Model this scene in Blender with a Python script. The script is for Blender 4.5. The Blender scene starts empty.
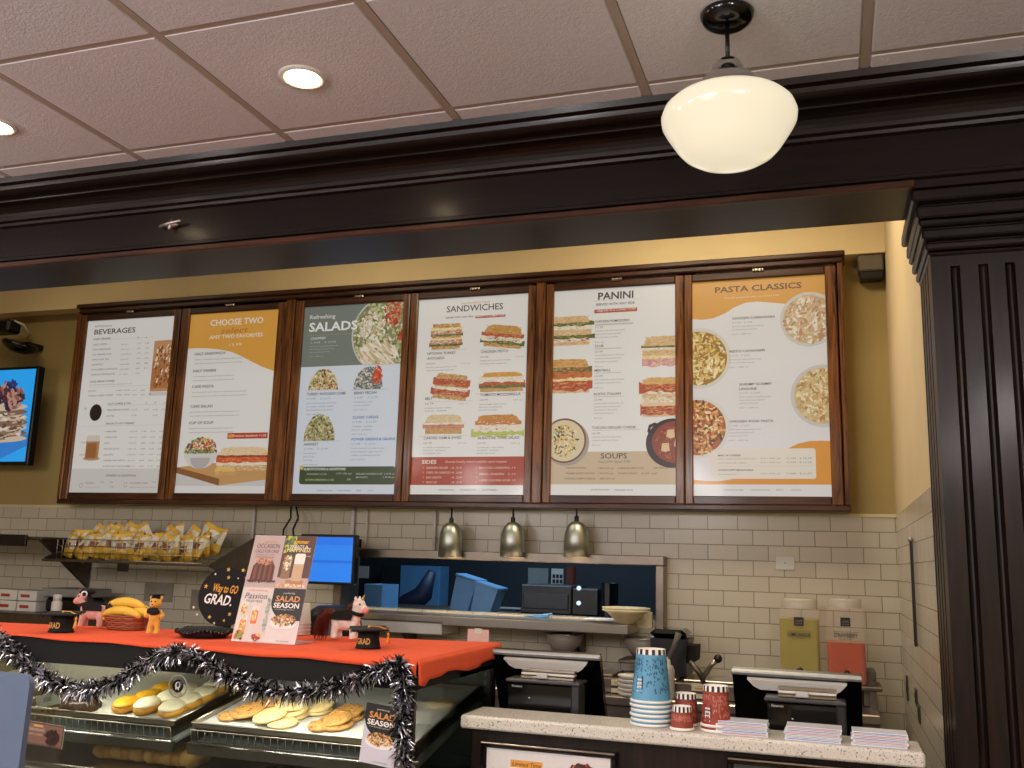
import bpy, math, random
from mathutils import Vector, Matrix, noise
PI=math.pi
SC=bpy.context.scene; COL=SC.collection
rnd=random.Random(7)
# ---------------------------------------------------------------- camera
F,YAW,PITCH,ROLL,CZ=950.,-.3245,.1851,.029,1.55
fwd=Vector((math.sin(YAW)*math.cos(PITCH),math.cos(YAW)*math.cos(PITCH),math.sin(PITCH)))
_r=Vector((math.cos(YAW),-math.sin(YAW),0)); _u=_r.cross(fwd)
RT=_r*math.cos(ROLL)+_u*math.sin(ROLL); UP=_u*math.cos(ROLL)-_r*math.sin(ROLL)
CAM=Vector((0,0,CZ))
def ray(u,v): return fwd+RT*((u-512)/F)+UP*((384-v)/F)
def at(u,v,Y): r=ray(u,v); return CAM+r*(Y/r.y)
def atz(u,v,z): r=ray(u,v); return CAM+r*((z-CZ)/r.z)
cd=bpy.data.cameras.new('camera'); cam=bpy.data.objects.new('camera',cd); COL.objects.link(cam)
cd.sensor_width=36; cd.lens=36*F/1024; cd.clip_start=.05
m=Matrix((RT,UP,-fwd)).transposed().to_4x4(); m.translation=CAM; cam.matrix_world=m
SC.camera=cam
# ---------------------------------------------------------------- colours / materials
def lin(c):
    if isinstance(c,str): c=[int(c[i:i+2],16)/255 for i in (0,2,4)]; return tuple((x/12.92 if x<=.04045 else ((x+.055)/1.055)**2.4) for x in c)
    return tuple(c[:3])
def newmat(name):
    m=bpy.data.materials.new(name); m.use_nodes=True; nt=m.node_tree; b=nt.nodes['Principled BSDF']
    return m,nt,b
def N(nt,t,**k):
    n=nt.nodes.new(t)
    for a,v in k.items():
        if a.startswith('i_'): n.inputs[a[2:].replace('_',' ')].default_value=v
        else: setattr(n,a,v)
    return n
def mat(name,c,rough=.5,metal=0,emit=None,es=0,var=.12,nscale=12,bump=0,bscale=60,alpha=1,trans=0,coat=0,sheen=0,stretch=(1,1,1),sss=0):
    m,nt,b=newmat(name); c=lin(c)
    tc=N(nt,'ShaderNodeTexCoord'); mp=N(nt,'ShaderNodeMapping'); mp.inputs['Scale'].default_value=stretch
    nt.links.new(tc.outputs['Object'],mp.inputs[0])
    n=N(nt,'ShaderNodeTexNoise'); n.inputs['Scale'].default_value=nscale; n.inputs['Detail'].default_value=4
    nt.links.new(mp.outputs[0],n.inputs['Vector'])
    r=N(nt,'ShaderNodeValToRGB'); e=r.color_ramp.elements
    e[0].position=.3; e[1].position=.7
    e[0].color=(*[x*(1-var) for x in c],1); e[1].color=(*[min(1,x*(1+var)) for x in c],1)
    nt.links.new(n.outputs['Fac'],r.inputs[0]); nt.links.new(r.outputs[0],b.inputs['Base Color'])
    b.inputs['Roughness'].default_value=rough; b.inputs['Metallic'].default_value=metal
    b.inputs['Alpha'].default_value=alpha; b.inputs['Transmission Weight'].default_value=trans
    b.inputs['Coat Weight'].default_value=coat; b.inputs['Sheen Weight'].default_value=sheen
    if sss: b.inputs['Subsurface Weight'].default_value=sss; b.inputs['Subsurface Scale'].default_value=.02
    if emit is not None: b.inputs['Emission Color'].default_value=(*lin(emit),1); b.inputs['Emission Strength'].default_value=es
    if bump:
        n2=N(nt,'ShaderNodeTexNoise'); n2.inputs['Scale'].default_value=bscale; n2.inputs['Detail'].default_value=3
        nt.links.new(mp.outputs[0],n2.inputs['Vector'])
        bp=N(nt,'ShaderNodeBump'); bp.inputs['Strength'].default_value=bump; bp.inputs['Distance'].default_value=.004
        nt.links.new(n2.outputs['Fac'],bp.inputs['Height']); nt.links.new(bp.outputs[0],b.inputs['Normal'])
    return m
def wood(name,c1,c2,axis='x',rough=.32,scale=1.0,coat=.3):
    m,nt,b=newmat(name)
    tc=N(nt,'ShaderNodeTexCoord'); mp=N(nt,'ShaderNodeMapping')
    s={'x':(.9,14,14),'z':(14,14,.9)}[axis]; mp.inputs['Scale'].default_value=[k*scale for k in s]
    nt.links.new(tc.outputs['Object'],mp.inputs[0])
    n=N(nt,'ShaderNodeTexNoise'); n.inputs['Scale'].default_value=2.2; n.inputs['Detail'].default_value=7; n.inputs['Roughness'].default_value=.65; n.inputs['Distortion'].default_value=1.2
    nt.links.new(mp.outputs[0],n.inputs['Vector'])
    r=N(nt,'ShaderNodeValToRGB'); e=r.color_ramp.elements; e[0].position=.36; e[1].position=.68
    e[0].color=(*lin(c1),1); e[1].color=(*lin(c2),1)
    nt.links.new(n.outputs['Fac'],r.inputs[0]); nt.links.new(r.outputs[0],b.inputs['Base Color'])
    bp=N(nt,'ShaderNodeBump'); bp.inputs['Strength'].default_value=.25; bp.inputs['Distance'].default_value=.002
    nt.links.new(n.outputs['Fac'],bp.inputs['Height']); nt.links.new(bp.outputs[0],b.inputs['Normal'])
    b.inputs['Roughness'].default_value=rough; b.inputs['Coat Weight'].default_value=coat; b.inputs['Coat Roughness'].default_value=.16; b.inputs['Specular IOR Level'].default_value=.25
    return m
def vcmat(name,rough=.6,es=0,coat=0,base=1.0,nvar=.08,sheen=0):
    """surface whose own printed / dyed colours are stored per face, with fine procedural mottling"""
    m,nt,b=newmat(name)
    a=N(nt,'ShaderNodeVertexColor'); a.layer_name='Col'
    tc=N(nt,'ShaderNodeTexCoord'); n=N(nt,'ShaderNodeTexNoise'); n.inputs['Scale'].default_value=90
    nt.links.new(tc.outputs['Object'],n.inputs['Vector'])
    mr=N(nt,'ShaderNodeMapRange'); mr.inputs['To Min'].default_value=1-nvar; mr.inputs['To Max'].default_value=1+nvar
    nt.links.new(n.outputs['Fac'],mr.inputs[0])
    mx=N(nt,'ShaderNodeVectorMath',operation='MULTIPLY'); nt.links.new(a.outputs[0],mx.inputs[0]); nt.links.new(mr.outputs[0],mx.inputs[1])
    sc=N(nt,'ShaderNodeVectorMath',operation='SCALE'); sc.inputs['Scale'].default_value=base
    nt.links.new(mx.outputs[0],sc.inputs[0]); nt.links.new(sc.outputs[0],b.inputs['Base Color'])
    b.inputs['Roughness'].default_value=rough; b.inputs['Coat Weight'].default_value=coat; b.inputs['Coat Roughness'].default_value=.08; b.inputs['Sheen Weight'].default_value=sheen
    if es: nt.links.new(mx.outputs[0],b.inputs['Emission Color']); b.inputs['Emission Strength'].default_value=es
    return m
def brickwall(name,plane):
    m,nt,b=newmat(name)
    tc=N(nt,'ShaderNodeTexCoord'); sp=N(nt,'ShaderNodeSeparateXYZ'); cb=N(nt,'ShaderNodeCombineXYZ')
    nt.links.new(tc.outputs['Object'],sp.inputs[0]); nt.links.new(sp.outputs[0 if plane=='xz' else 1],cb.inputs[0]); 
    ad=N(nt,'ShaderNodeMath',operation='ADD'); ad.inputs[1].default_value=10*.0794-1.83; nt.links.new(sp.outputs[2],ad.inputs[0])
    ad2=N(nt,'ShaderNodeMath',operation='ADD'); ad2.inputs[1].default_value=.0794*20; nt.links.new(ad.outputs[0],ad2.inputs[0]); nt.links.new(ad2.outputs[0],cb.inputs[1])
    br=N(nt,'ShaderNodeTexBrick'); br.offset=.5; br.squash=1
    for k,v in (('Scale',1.),('Mortar Size',.0022),('Mortar Smooth',.25),('Bias',0.),('Brick Width',.1556),('Row Height',.0794)): br.inputs[k].default_value=v
    br.inputs['Color1'].default_value=(*lin('cbc2ae'),1); br.inputs['Color2'].default_value=(*lin('c3baa5'),1); br.inputs['Mortar'].default_value=(*lin('8c826c'),1)
    nt.links.new(cb.outputs[0],br.inputs['Vector']); nt.links.new(br.outputs['Color'],b.inputs['Base Color'])
    iv=N(nt,'ShaderNodeMath',operation='SUBTRACT'); iv.inputs[0].default_value=1; nt.links.new(br.outputs['Fac'],iv.inputs[1])
    bp=N(nt,'ShaderNodeBump'); bp.inputs['Strength'].default_value=.7; bp.inputs['Distance'].default_value=.003
    nt.links.new(iv.outputs[0],bp.inputs['Height']); nt.links.new(bp.outputs[0],b.inputs['Normal']); b.inputs['Roughness'].default_value=.22
    return m
# ---------------------------------------------------------------- mesh builder
class M:
    def __init__(s): s.v=[];s.f=[];s.c=[];s.m=[];s.s=[]
    def add(s,vs,fs,c=None,mi=0,sm=False,T=None):
        o=len(s.v)
        if T is not None: vs=[T@Vector(p) for p in vs]
        s.v+= [tuple(p) for p in vs]; s.f+=[tuple(i+o for i in f) for f in fs]
        n=len(fs); s.c+=[lin(c) if c is not None else (1,1,1)]*n; s.m+=[mi]*n; s.s+=[sm]*n
        return s
    def box(s,x0,x1,y0,y1,z0,z1,c=None,mi=0,T=None):
        vs=[(x,y,z) for x in (x0,x1) for y in (y0,y1) for z in (z0,z1)]
        return s.add(vs,[(0,1,3,2),(4,6,7,5),(0,4,5,1),(2,3,7,6),(0,2,6,4),(1,5,7,3)],c,mi,False,T)
    def bbox(s,x0,x1,y0,y1,z0,z1,b=.004,c=None,mi=0,T=None):
        """box with chamfered edges"""
        X=[(x0,x1),(y0,y1),(z0,z1)]; vs=[];idx={}
        for a in (0,1):
            for d in (0,1):
                for e in (0,1):
                    p=[X[0][a],X[1][d],X[2][e]]; sg=[1-2*a,1-2*d,1-2*e]
                    for k in range(3):
                        q=[p[i]+(sg[i]*b if i!=k else 0) for i in range(3)]; idx[(a,d,e,k)]=len(vs); vs.append(q)
        fs=[]
        for k in range(3):
            o=[i for i in range(3) if i!=k]
            for h in (0,1):
                loop=[]
                for (p,q) in ((0,0),(1,0),(1,1),(0,1)):
                    t=[0,0,0]; t[k]=h; t[o[0]]=p; t[o[1]]=q; loop.append(idx[(*t,k)])
                fs.append(loop)
        for k in range(3):
            o=[i for i in range(3) if i!=k]
            for p in (0,1):
                for q in (0,1):
                    t0=[0]*3;t1=[0]*3;t0[k]=0;t1[k]=1
                    t0[o[0]]=t1[o[0]]=p;t0[o[1]]=t1[o[1]]=q
                    fs.append([idx[(*t0,o[0])],idx[(*t1,o[0])],idx[(*t1,o[1])],idx[(*t0,o[1])]])
        for a in (0,1):
            for d in (0,1):
                for e in (0,1): fs.append([idx[(a,d,e,k)] for k in range(3)])
        return s.add(vs,fs,c,mi,False,T)
    def lathe(s,pr,n=24,c=None,mi=0,T=None,sm=True,cap=True,cols=None):
        vs=[];
        for r,z in pr:
            for i in range(n): a=2*PI*i/n; vs.append((r*math.cos(a),r*math.sin(a),z))
        for j in range(len(pr)-1):
            o=[]
            for i in range(n):
                k=(i+1)%n; o.append((j*n+i,j*n+k,(j+1)*n+k,(j+1)*n+i))
            if j==0: base=len(s.v); s.add(vs,[],None,mi,sm,T)
            cc=cols[j] if cols else c
            s.f+=[tuple(q+base for q in f) for f in o]; s.c+=[lin(cc) if cc is not None else (1,1,1)]*n; s.m+=[mi]*n; s.s+=[sm]*n
        if cap:
            for j in (0,len(pr)-1):
                if pr[j][0]>1e-5:
                    s.f.append(tuple(base+j*n+i for i in range(n))); s.c.append(lin(c if c is not None else (1,1,1))); s.m.append(mi); s.s.append(False)
        return s
    def tube(s,pts,r,n=8,c=None,mi=0,T=None,sm=True):
        pts=[Vector(p) for p in pts]; rs=r if isinstance(r,(list,tuple)) else [r]*len(pts)
        vs=[];ref=None
        for i,p in enumerate(pts):
            t=(pts[min(i+1,len(pts)-1)]-pts[max(i-1,0)]).normalized()
            if ref is None: ref=t.orthogonal().normalized()
            ref=(ref-t*ref.dot(t)); ref=ref.normalized() if ref.length>1e-6 else t.orthogonal().normalized()
            b=t.cross(ref)
            for k in range(n): a=2*PI*k/n; vs.append(p+(ref*math.cos(a)+b*math.sin(a))*rs[i])
        fs=[(i*n+k,i*n+(k+1)%n,(i+1)*n+(k+1)%n,(i+1)*n+k) for i in range(len(pts)-1) for k in range(n)]
        fs+=[tuple(range(n)),tuple((len(pts)-1)*n+k for k in range(n))]
        return s.add(vs,fs,c,mi,sm,T)
    def blob(s,c0,rad,c=None,mi=0,T=None,nu=14,nv=9,jit=0,fr=3.,seed=0,flat=None):
        """ellipsoid, optionally lumpy"""
        rx,ry,rz=(rad,)*3 if not isinstance(rad,(tuple,list)) else rad
        vs=[];c0=Vector(c0)
        for j in range(nv+1):
            ph=PI*j/nv
            for i in range(nu):
                a=2*PI*i/nu; d=Vector((math.sin(ph)*math.cos(a),math.sin(ph)*math.sin(a),-math.cos(ph)))
                k=1+jit*noise.noise(d*fr+Vector((seed*3.1,seed*1.7,seed)))
                p=Vector((d.x*rx*k,d.y*ry*k,d.z*rz*k))
                if flat is not None: p.z=max(p.z,flat)
                vs.append(c0+p)
        fs=[(j*nu+i,j*nu+(i+1)%nu,(j+1)*nu+(i+1)%nu,(j+1)*nu+i) for j in range(nv) for i in range(nu)]
        return s.add(vs,fs,c,mi,True,T)
    def prism(s,poly,axis,a,b,c=None,mi=0,T=None,sm=False):
        """2-D outline swept along an axis"""
        def P(p,t): return {'x':(t,p[0],p[1]),'y':(p[0],t,p[1]),'z':(p[0],p[1],t)}[axis]
        n=len(poly); vs=[P(p,a) for p in poly]+[P(p,b) for p in poly]
        fs=[(i,(i+1)%n,n+(i+1)%n,n+i) for i in range(n)]
        s.add(vs,fs,c,mi,sm,T); s.add(vs,[tuple(range(n)),tuple(range(2*n-1,n-1,-1))],c,mi,False,T)
        return s
    def build(s,name,mats,parent=None,loc=None,fixn=True):
        me=bpy.data.meshes.new(name); me.from_pydata(s.v,[],s.f)
        mats=mats if isinstance(mats,(list,tuple)) else [mats]
        for q in mats: me.materials.append(q)
        me.polygons.foreach_set('material_index',s.m); me.polygons.foreach_set('use_smooth',s.s)
        if any(x!=(1,1,1) for x in s.c):
            at_=me.color_attributes.new('Col','FLOAT_COLOR','CORNER'); buf=[]
            for p in me.polygons:
                buf+= [*s.c[p.index],1.0]*p.loop_total
            at_.data.foreach_set('color',buf)
        if fixn and len(s.f)<60000:
            import bmesh
            bm=bmesh.new(); bm.from_mesh(me); bmesh.ops.recalc_face_normals(bm,faces=bm.faces); bm.to_mesh(me); bm.free()
        me.update()
        o=bpy.data.objects.new(name,me); COL.objects.link(o)
        if parent is not None: o.parent=parent
        if loc is not None: o.location=loc
        return o
def thing(name,label,cat,loc=(0,0,0),rz=0,group=None):
    o=bpy.data.objects.new(name,None); COL.objects.link(o); o.location=loc; o.rotation_euler=(0,0,rz); o.empty_display_size=.05
    return tag(o,label,cat,group)
def tag(o,label,cat,group=None):
    o['label']=label; o['category']=cat
    if group: o['group']=group
    return o
def struct(o): o['kind']='structure'; return o
def dup(root,loc,rz=None,label=None,parent=None,rot=None):
    r=root.copy(); COL.objects.link(r); r.location=loc
    if rz is not None: r.rotation_euler=(0,0,rz)
    if rot is not None: r.rotation_euler=rot
    if label: r['label']=label
    for ch in list(root.children):
        c=ch.copy(); COL.objects.link(c); c.parent=r
        for g in ch.children: d=g.copy(); COL.objects.link(d); d.parent=c
    return r
def soften(o,vox,sm=4,disp=0,tex=.02):
    md=o.modifiers.new('r','REMESH'); md.mode='VOXEL'; md.voxel_size=vox; md.use_smooth_shade=True
    md=o.modifiers.new('s','SMOOTH'); md.iterations=sm; md.factor=.5
    return o
def clearglass(name,tint,fac=.5):
    m=bpy.data.materials.new(name); m.use_nodes=True; nt=m.node_tree; nt.nodes.clear()
    o=N(nt,'ShaderNodeOutputMaterial'); mx=N(nt,'ShaderNodeMixShader'); t=N(nt,'ShaderNodeBsdfTransparent'); g=N(nt,'ShaderNodeBsdfGlossy'); f=N(nt,'ShaderNodeFresnel'); k=N(nt,'ShaderNodeMath',operation='MULTIPLY')
    n=N(nt,'ShaderNodeTexNoise'); n.inputs['Scale'].default_value=3; r=N(nt,'ShaderNodeMapRange'); r.inputs['To Min'].default_value=.02; r.inputs['To Max'].default_value=.06
    nt.links.new(n.outputs['Fac'],r.inputs[0]); nt.links.new(r.outputs[0],g.inputs['Roughness'])
    t.inputs[0].default_value=(*lin(tint),1); f.inputs[0].default_value=1.45; k.inputs[1].default_value=fac
    nt.links.new(f.outputs[0],k.inputs[0]); nt.links.new(k.outputs[0],mx.inputs[0]); nt.links.new(t.outputs[0],mx.inputs[1]); nt.links.new(g.outputs[0],mx.inputs[2]); nt.links.new(mx.outputs[0],o.inputs[0])
    return m
# text -------------------------------------------------------------
_tc={}
def glyphs(body,bold=0,res=2):
    k=(body,bold)
    if k not in _tc:
        cu=bpy.data.curves.new('t','FONT'); cu.body=body; cu.resolution_u=res; cu.offset=bold; cu.fill_mode='BOTH'; cu.dimensions='2D'
        o=bpy.data.objects.new('t',cu); me=bpy.data.meshes.new_from_object(o)
        vs=[(v.co.x,v.co.y) for v in me.vertices]; fs=[tuple(p.vertices) for p in me.polygons]
        bpy.data.objects.remove(o); bpy.data.curves.remove(cu); bpy.data.meshes.remove(me)
        xs=[v[0] for v in vs] or [0,1]
        _tc[k]=(vs,fs,min(xs),max(xs))
    return _tc[k]
class Pr(M):
    """flat print laid out in metres on a panel: x right, y up, z toward the reader"""
    L=.0004
    def rect(s,x0,x1,y0,y1,c,l=1): s.add([(x0,y0,l*s.L),(x1,y0,l*s.L),(x1,y1,l*s.L),(x0,y1,l*s.L)],[(0,1,2,3)],c)
    def poly(s,pts,c,l=1): s.add([(x,y,l*s.L) for x,y in pts],[tuple(range(len(pts)))],c)
    def ell(s,cx,cy,rx,ry,c,l=1,n=24,clip=None):
        p=[(cx+rx*math.cos(2*PI*i/n),cy+ry*math.sin(2*PI*i/n)) for i in range(n)]
        if clip: p=[(min(max(x,clip[0]),clip[1]),min(max(y,clip[2]),clip[3])) for x,y in p]
        s.poly(p,c,l)
    def rrect(s,x0,x1,y0,y1,r,c,l=1):
        p=[]
        for cx,cy,a0 in ((x1-r,y1-r,0),(x0+r,y1-r,90),(x0+r,y0+r,180),(x1-r,y0+r,270)):
            for k in range(5): a=math.radians(a0+k*22.5); p.append((cx+r*math.cos(a),cy+r*math.sin(a)))
        s.poly(p,c,l)
    def text(s,body,x,y,w,h,c,l=4,bold=0,shear=0,rot=0):
        vs,fs,a,b=glyphs(body,min(bold,.022))
        if b<=a: return
        k=w/(b-a) if w else h/.72; kh=h/.72
        if rot: 
            cr,sr=math.cos(rot),math.sin(rot)
            s.add([(x+((p[0]-a)*k+p[1]*kh*shear)*cr-p[1]*kh*sr,y+((p[0]-a)*k)*sr+p[1]*kh*cr,l*s.L) for p in vs],fs,c)
        else: s.add([(x+(p[0]-a)*k+p[1]*kh*shear,y+p[1]*kh,l*s.L) for p in vs],fs,c)
    def bits(s,cx,cy,rx,ry,pal,n,sz,l=3,clip=None,shape='e',asp=1.6,ang=None,half=False,R=rnd):
        n=int(n*2.1); sz*=.55; rx-=sz; ry-=sz*.5; asp*=1.15
        for i in range(n):
            if shape=='e':
                a=R.random()*2*PI; q=math.sqrt(R.random()); x=cx+rx*q*math.cos(a); y=cy+ry*q*(abs(math.sin(a)) if half else math.sin(a))
            else: x=cx+rx*R.uniform(-1,1); y=cy+ry*R.uniform(-1,1)
            if clip and not(clip[0]<=x<=clip[1] and clip[2]<=y<=clip[3]): continue
            t=R.random()*PI if ang is None else ang+R.uniform(-.3,.3); z=sz*R.uniform(.6,1.4); zl=z*asp
            p=[]
            for k in range(6):
                b=PI/3*k; ex=zl*math.cos(b)*R.uniform(.8,1.2); ey=z*math.sin(b)*R.uniform(.8,1.2)
                X=x+ex*math.cos(t)-ey*math.sin(t); Y=y+ex*math.sin(t)+ey*math.cos(t)
                if clip: X=min(max(X,clip[0]),clip[1]); Y=min(max(Y,clip[2]),clip[3])
                p.append((X,Y))
            s.poly(p,R.choice(pal),l+.9*i/n)
    def sandwich(s,cx,cy,w,h,layers,clip=None,tilt=0,R=rnd,n=14,dome=True):
        """layers bottom to top: (thickness, colours, raggedness)"""
        tot=sum(q[0] for q in layers); y=-h/2; k=0
        def P(x,y):
            X=cx+x*math.cos(tilt)-y*math.sin(tilt); Y=cy+x*math.sin(tilt)+y*math.cos(tilt)
            if clip: X=min(max(X,clip[0]),clip[1]); Y=min(max(Y,clip[2]),clip[3])
            return X,Y
        for t,cols,rg in layers:
            hh=h*t/tot; first=(k==0); last=(k==len(layers)-1); rg=rg*1.25+.04
            up=[];lo=[]
            for i in range(n+1):
                fx=-1+2*i/n; wx=w/2*(1+rg*.3)
                e=1 if not(last and dome) else math.sqrt(max(.0,1-abs(fx)**5))
                wx*=R.uniform(.94,1.03) if i in (0,n) else 1; up.append((fx*wx,y+hh*e*(1+rg*R.uniform(-.1,.7)))); lo.append((fx*wx,y-hh*rg*R.uniform(0,.9)))
            s.poly([P(*q) for q in lo]+[P(*q) for q in reversed(up)],cols[0],2+k*.25)
            for i in range(int(30+80*t)):
                x=R.uniform(-.47,.47)*w; yy=y+hh*R.uniform(-.05,1.0); z=h*.020*R.uniform(.5,1.4)
                p=[P(x+z*2.4*math.cos(b)*R.uniform(.7,1.2),yy+z*math.sin(b)*R.uniform(.7,1.2)) for b in [PI/3*j for j in range(6)]]
                s.poly(p,R.choice(cols),2.1+k*.25+i*.001)
            y+=hh; k+=1
# ================================================================ materials
m_wooddark=wood('dark stained wood','080403','1d0e09','x',.34,1,.16)
m_woodv=wood('dark stained wood upright','0d0705','2a170d','z',.42,1,.12)
m_woodfr=wood('brown stained frame wood','2b160d','55321d','x',.38)
m_woodfrv=wood('brown stained frame wood upright','331b0f','8f5a2c','z',.38)
m_yellow=mat('warm yellow wall paint','a8925a',.75,var=.03,nscale=3,bump=.1,bscale=120); m_wall_lit=mat('wall paint lightened as if lit','dcc59a',.75,var=.03,nscale=3,bump=.1,bscale=120)  # second is the same wall paint, lightened to paint in front light
m_soffit_lit=mat('soffit paint brightened as if lit','e6cf9c',.75,var=.03,nscale=3)  # brighter than the walls: downlight on the soffit put into its colour
m_tileb=brickwall('cream subway tile back','xz'); m_tiles=brickwall('cream subway tile side','yz')
m_ceil=mat('textured ceiling tile','d8d4d8',.9,var=.04,nscale=60,bump=.55,bscale=150)
m_tee=mat('ceiling grid paint','b0a294',.5,var=.03)
m_steel=mat('brushed stainless steel','b4a99c',.28,1,var=.08,nscale=30,stretch=(1,20,20))
m_steeld=mat('dull kitchen steel','6f665c',.42,1,var=.1,nscale=20)
m_black=mat('black plastic','0a0a0b',.35,var=.2)
m_blackm=mat('matte black paint','040404',.85,var=.2)
m_gloss=mat('glossy black plastic','050506',.12,var=.1)
m_white=mat('white paint','d8d4cc',.5,var=.03)
m_floor=mat('grey brown floor tile','8f867e',.35,var=.2,nscale=2)
m_print=vcmat('lit menu screen image',.35,es=.53,coat=.12,base=.22,nvar=.02)
m_paper=vcmat('printed card',.5,coat=.15,nvar=.04)
m_paint=vcmat('painted surface',.5,nvar=.06)
m_plush=vcmat('short plush fabric',.95,nvar=.15,sheen=.6)
m_chrome=mat('polished chrome','c8c8c8',.08,1,var=.02)
m_glasss=clearglass('clear display glass','f0f6f3',.6)
# ================================================================ room
ZC=2.93; XL,XR=-6.8,2.4; YF=-3.6; YB=5.2; ZK=3.62
def S(n,bx,m,**k):
    a=M(); [a.box(*b[:6],mi=(b[6] if len(b)>6 else 0)) for b in bx]; return struct(a.build(n,m,**k))
S('floor',[(XL,XR,YF,7.6,-.1,0)],m_floor)
OX0,OX1,OZ0,OZ1=-2.74,-.885,1.262,1.555
S('wall_back',[(XL,.316,YB,YB+.12,1.83,ZK,1),(XL,OX0,YB,YB+.12,0,1.83),(OX1,.316,YB,YB+.12,0,1.83),(OX0,OX1,YB,YB+.12,0,OZ0),(OX0,OX1,YB,YB+.12,OZ1,1.83)],[m_tileb,m_yellow])
S('wall_side',[(.316,.44,3.2,YB+.12,0,1.83),(.316,.44,3.2,YB+.12,1.83,ZK,1)],[m_tiles,m_wall_lit])
S('wall_left',[(XL-.12,XL,YF,7.6,0,ZK)],m_yellow)
S('wall_front',[(XL,XR,YF-.12,YF,0,ZC)],m_yellow)
S('wall_right',[(XR,XR+.12,YF,3.2,0,ZC)],m_yellow)
S('wall_right_return',[(1.04,XR,3.04,3.16,0,ZC)],m_woodv)
S('trim_1',[(XL,.316,YB-.006,YB,1.826,1.842)],mat('cream edge tile','d8cda0',.2,var=.03))
S('ceiling_kitchen',[(XL,.44,3.05,YB+.12,ZK,ZK+.06)],m_white)
sf=S('trim_2',[(XL,.316,5.085,YB,3.19,ZK)],m_soffit_lit)          # soffit over the menu boards
# ceiling tiles and grid
K=.6096; gx0=-2.308-K*7; gy0=2.54-K*10
ct=M()
for i in range(-1,16):
    for j in range(0,12):
        x0=gx0+K*i+.011; x1=x0+K-.022; y0=gy0+K*(j-0)-K+.006; y1=y0+K-.012
        y1=min(y1,2.79); x0=max(x0,XL); x1=min(x1,XR)
        if x1-x0<.02 or y1-y0<.02: continue
        b=.007
        vs=[(x0,y0,ZC+.008),(x1,y0,ZC+.008),(x1,y1,ZC+.008),(x0,y1,ZC+.008),(x0+b,y0+b,ZC),(x1-b,y0+b,ZC),(x1-b,y1-b,ZC),(x0+b,y1-b,ZC)]
        ct.add(vs,[(4,7,6,5),(0,4,5,1),(1,5,6,2),(2,6,7,3),(3,7,4,0)])
ct.box(XL,XR,YF,2.79,ZC+.03,ZC+.08)
struct(ct.build('ceiling',m_ceil,fixn=False))
g=M()
for i in range(0,16):
    x=gx0+K*i
    if XL<x<XR: g.box(x-.012,x+.012,YF,2.79,ZC+.002,ZC+.028)
for j in range(0,12):
    y=gy0+K*j
    if y>YF and y<2.79: g.box(XL,XR,y-.012,y+.012,ZC+.0025,ZC+.0285)
struct(g.build('trim_3',m_tee))
# ---------------------------------------------------------------- wooden header beam
prof=[(2.785,2.632),(2.785,2.655),(2.774,2.66),(2.774,2.670),(2.79,2.678),(2.79,2.80),(2.778,2.806),(2.776,2.816),(2.764,2.822)]
prof+=[(2.764-.062*(1-math.cos(t)),2.822+.05*math.sin(t)) for t in [PI/2*k/6 for k in range(7)]]
prof+=[(2.700,2.876),(2.692,2.880)]+[(2.692-.05*math.sin(t),2.880+.022*(1-math.cos(t))) for t in [PI/2*k/5 for k in range(1,6)]]
prof+=[(2.640,2.908),(2.620,2.912),(2.612,2.934),(2.80,2.934),(2.80,3.62),(3.05,3.62),(3.05,2.632)]
b=thing('header_beam','dark stained wooden beam with stepped crown moulding across the counter opening','beam',(0,0,0))
a=M(); a.prism(prof,'x',XL,XR); a.build('crown_moulding_beam',m_wooddark,b)
a=M(); a.bbox(XL,.26,2.765,2.79,2.63,2.652,.004); a.build('edge_bead',m_woodfr,b)
tag(M().blob((0,0,0),(.03,.012,.010),jit=.3,seed=3).tube([(-.05,-.004,-.004),(.0,-.014,.002),(.05,-.014,.008)],.006).tube([(0,0,.022),(0,-.012,-.022)],.006).build('wall_hook',mat('old silver hook','c2b8ae',.35,.8),None,Vector((at(172,225,2.78).x,2.779,at(172,225,2.78).z))),'small silver hook screwed to the face of the dark beam','hook')
# pillar
p=thing('pillar','dark wooden fluted pillar with stepped capital right of the counter','pillar',(0,0,0))
X0,X1,Y0,Y1=.302,1.04,2.905,3.24
fl=[at(u,300,Y0).x for u in (957,985.5,1012.5)]; fl+=[fl[-1]+(fl[1]-fl[0])*k for k in range(1,5)]
ztop=2.43
def column_front(z0,z1,grooves):
    pts=[(X0,Y0)]
    if grooves:
        pts=[(X0,Y0)]
        for c in fl:
            pts+= [(c-.013,Y0)]+[(c-.013*math.cos(PI*k/8),Y0+.02*math.sin(PI*k/8)) for k in range(1,8)]+[(c+.013,Y0)]
    pts+=[(X1,Y0),(X1,Y1)]
    pts+=[(X0,Y1)]
    ys=[3.2,3.13,3.06,2.99]
    for y in ys: pts+=[(X0,y+.022),(X0+.007,y+.016),(X0+.007,y+.004),(X0,y-.002)]
    return pts
a=M(); a.prism(column_front(0,1,True),'z',0,ztop); a.prism(column_front(0,1,False),'z',ztop,2.50); a.build('shaft',m_woodv,p)
a=M()
for dx,z0,z1 in ((.006,2.462,2.474),(.014,2.474,2.496),(.009,2.496,2.502),(.024,2.502,2.53),(.020,2.53,2.536),(.032,2.536,2.556),(.038,2.556,2.592),(.034,2.592,2.598),(.052,2.598,2.633)):
    a.bbox(X0-dx,X1+.05,Y0-dx*2.05,Y1-.02,z0,z1,.005)
a.build('capital',m_wooddark,p)
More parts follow.
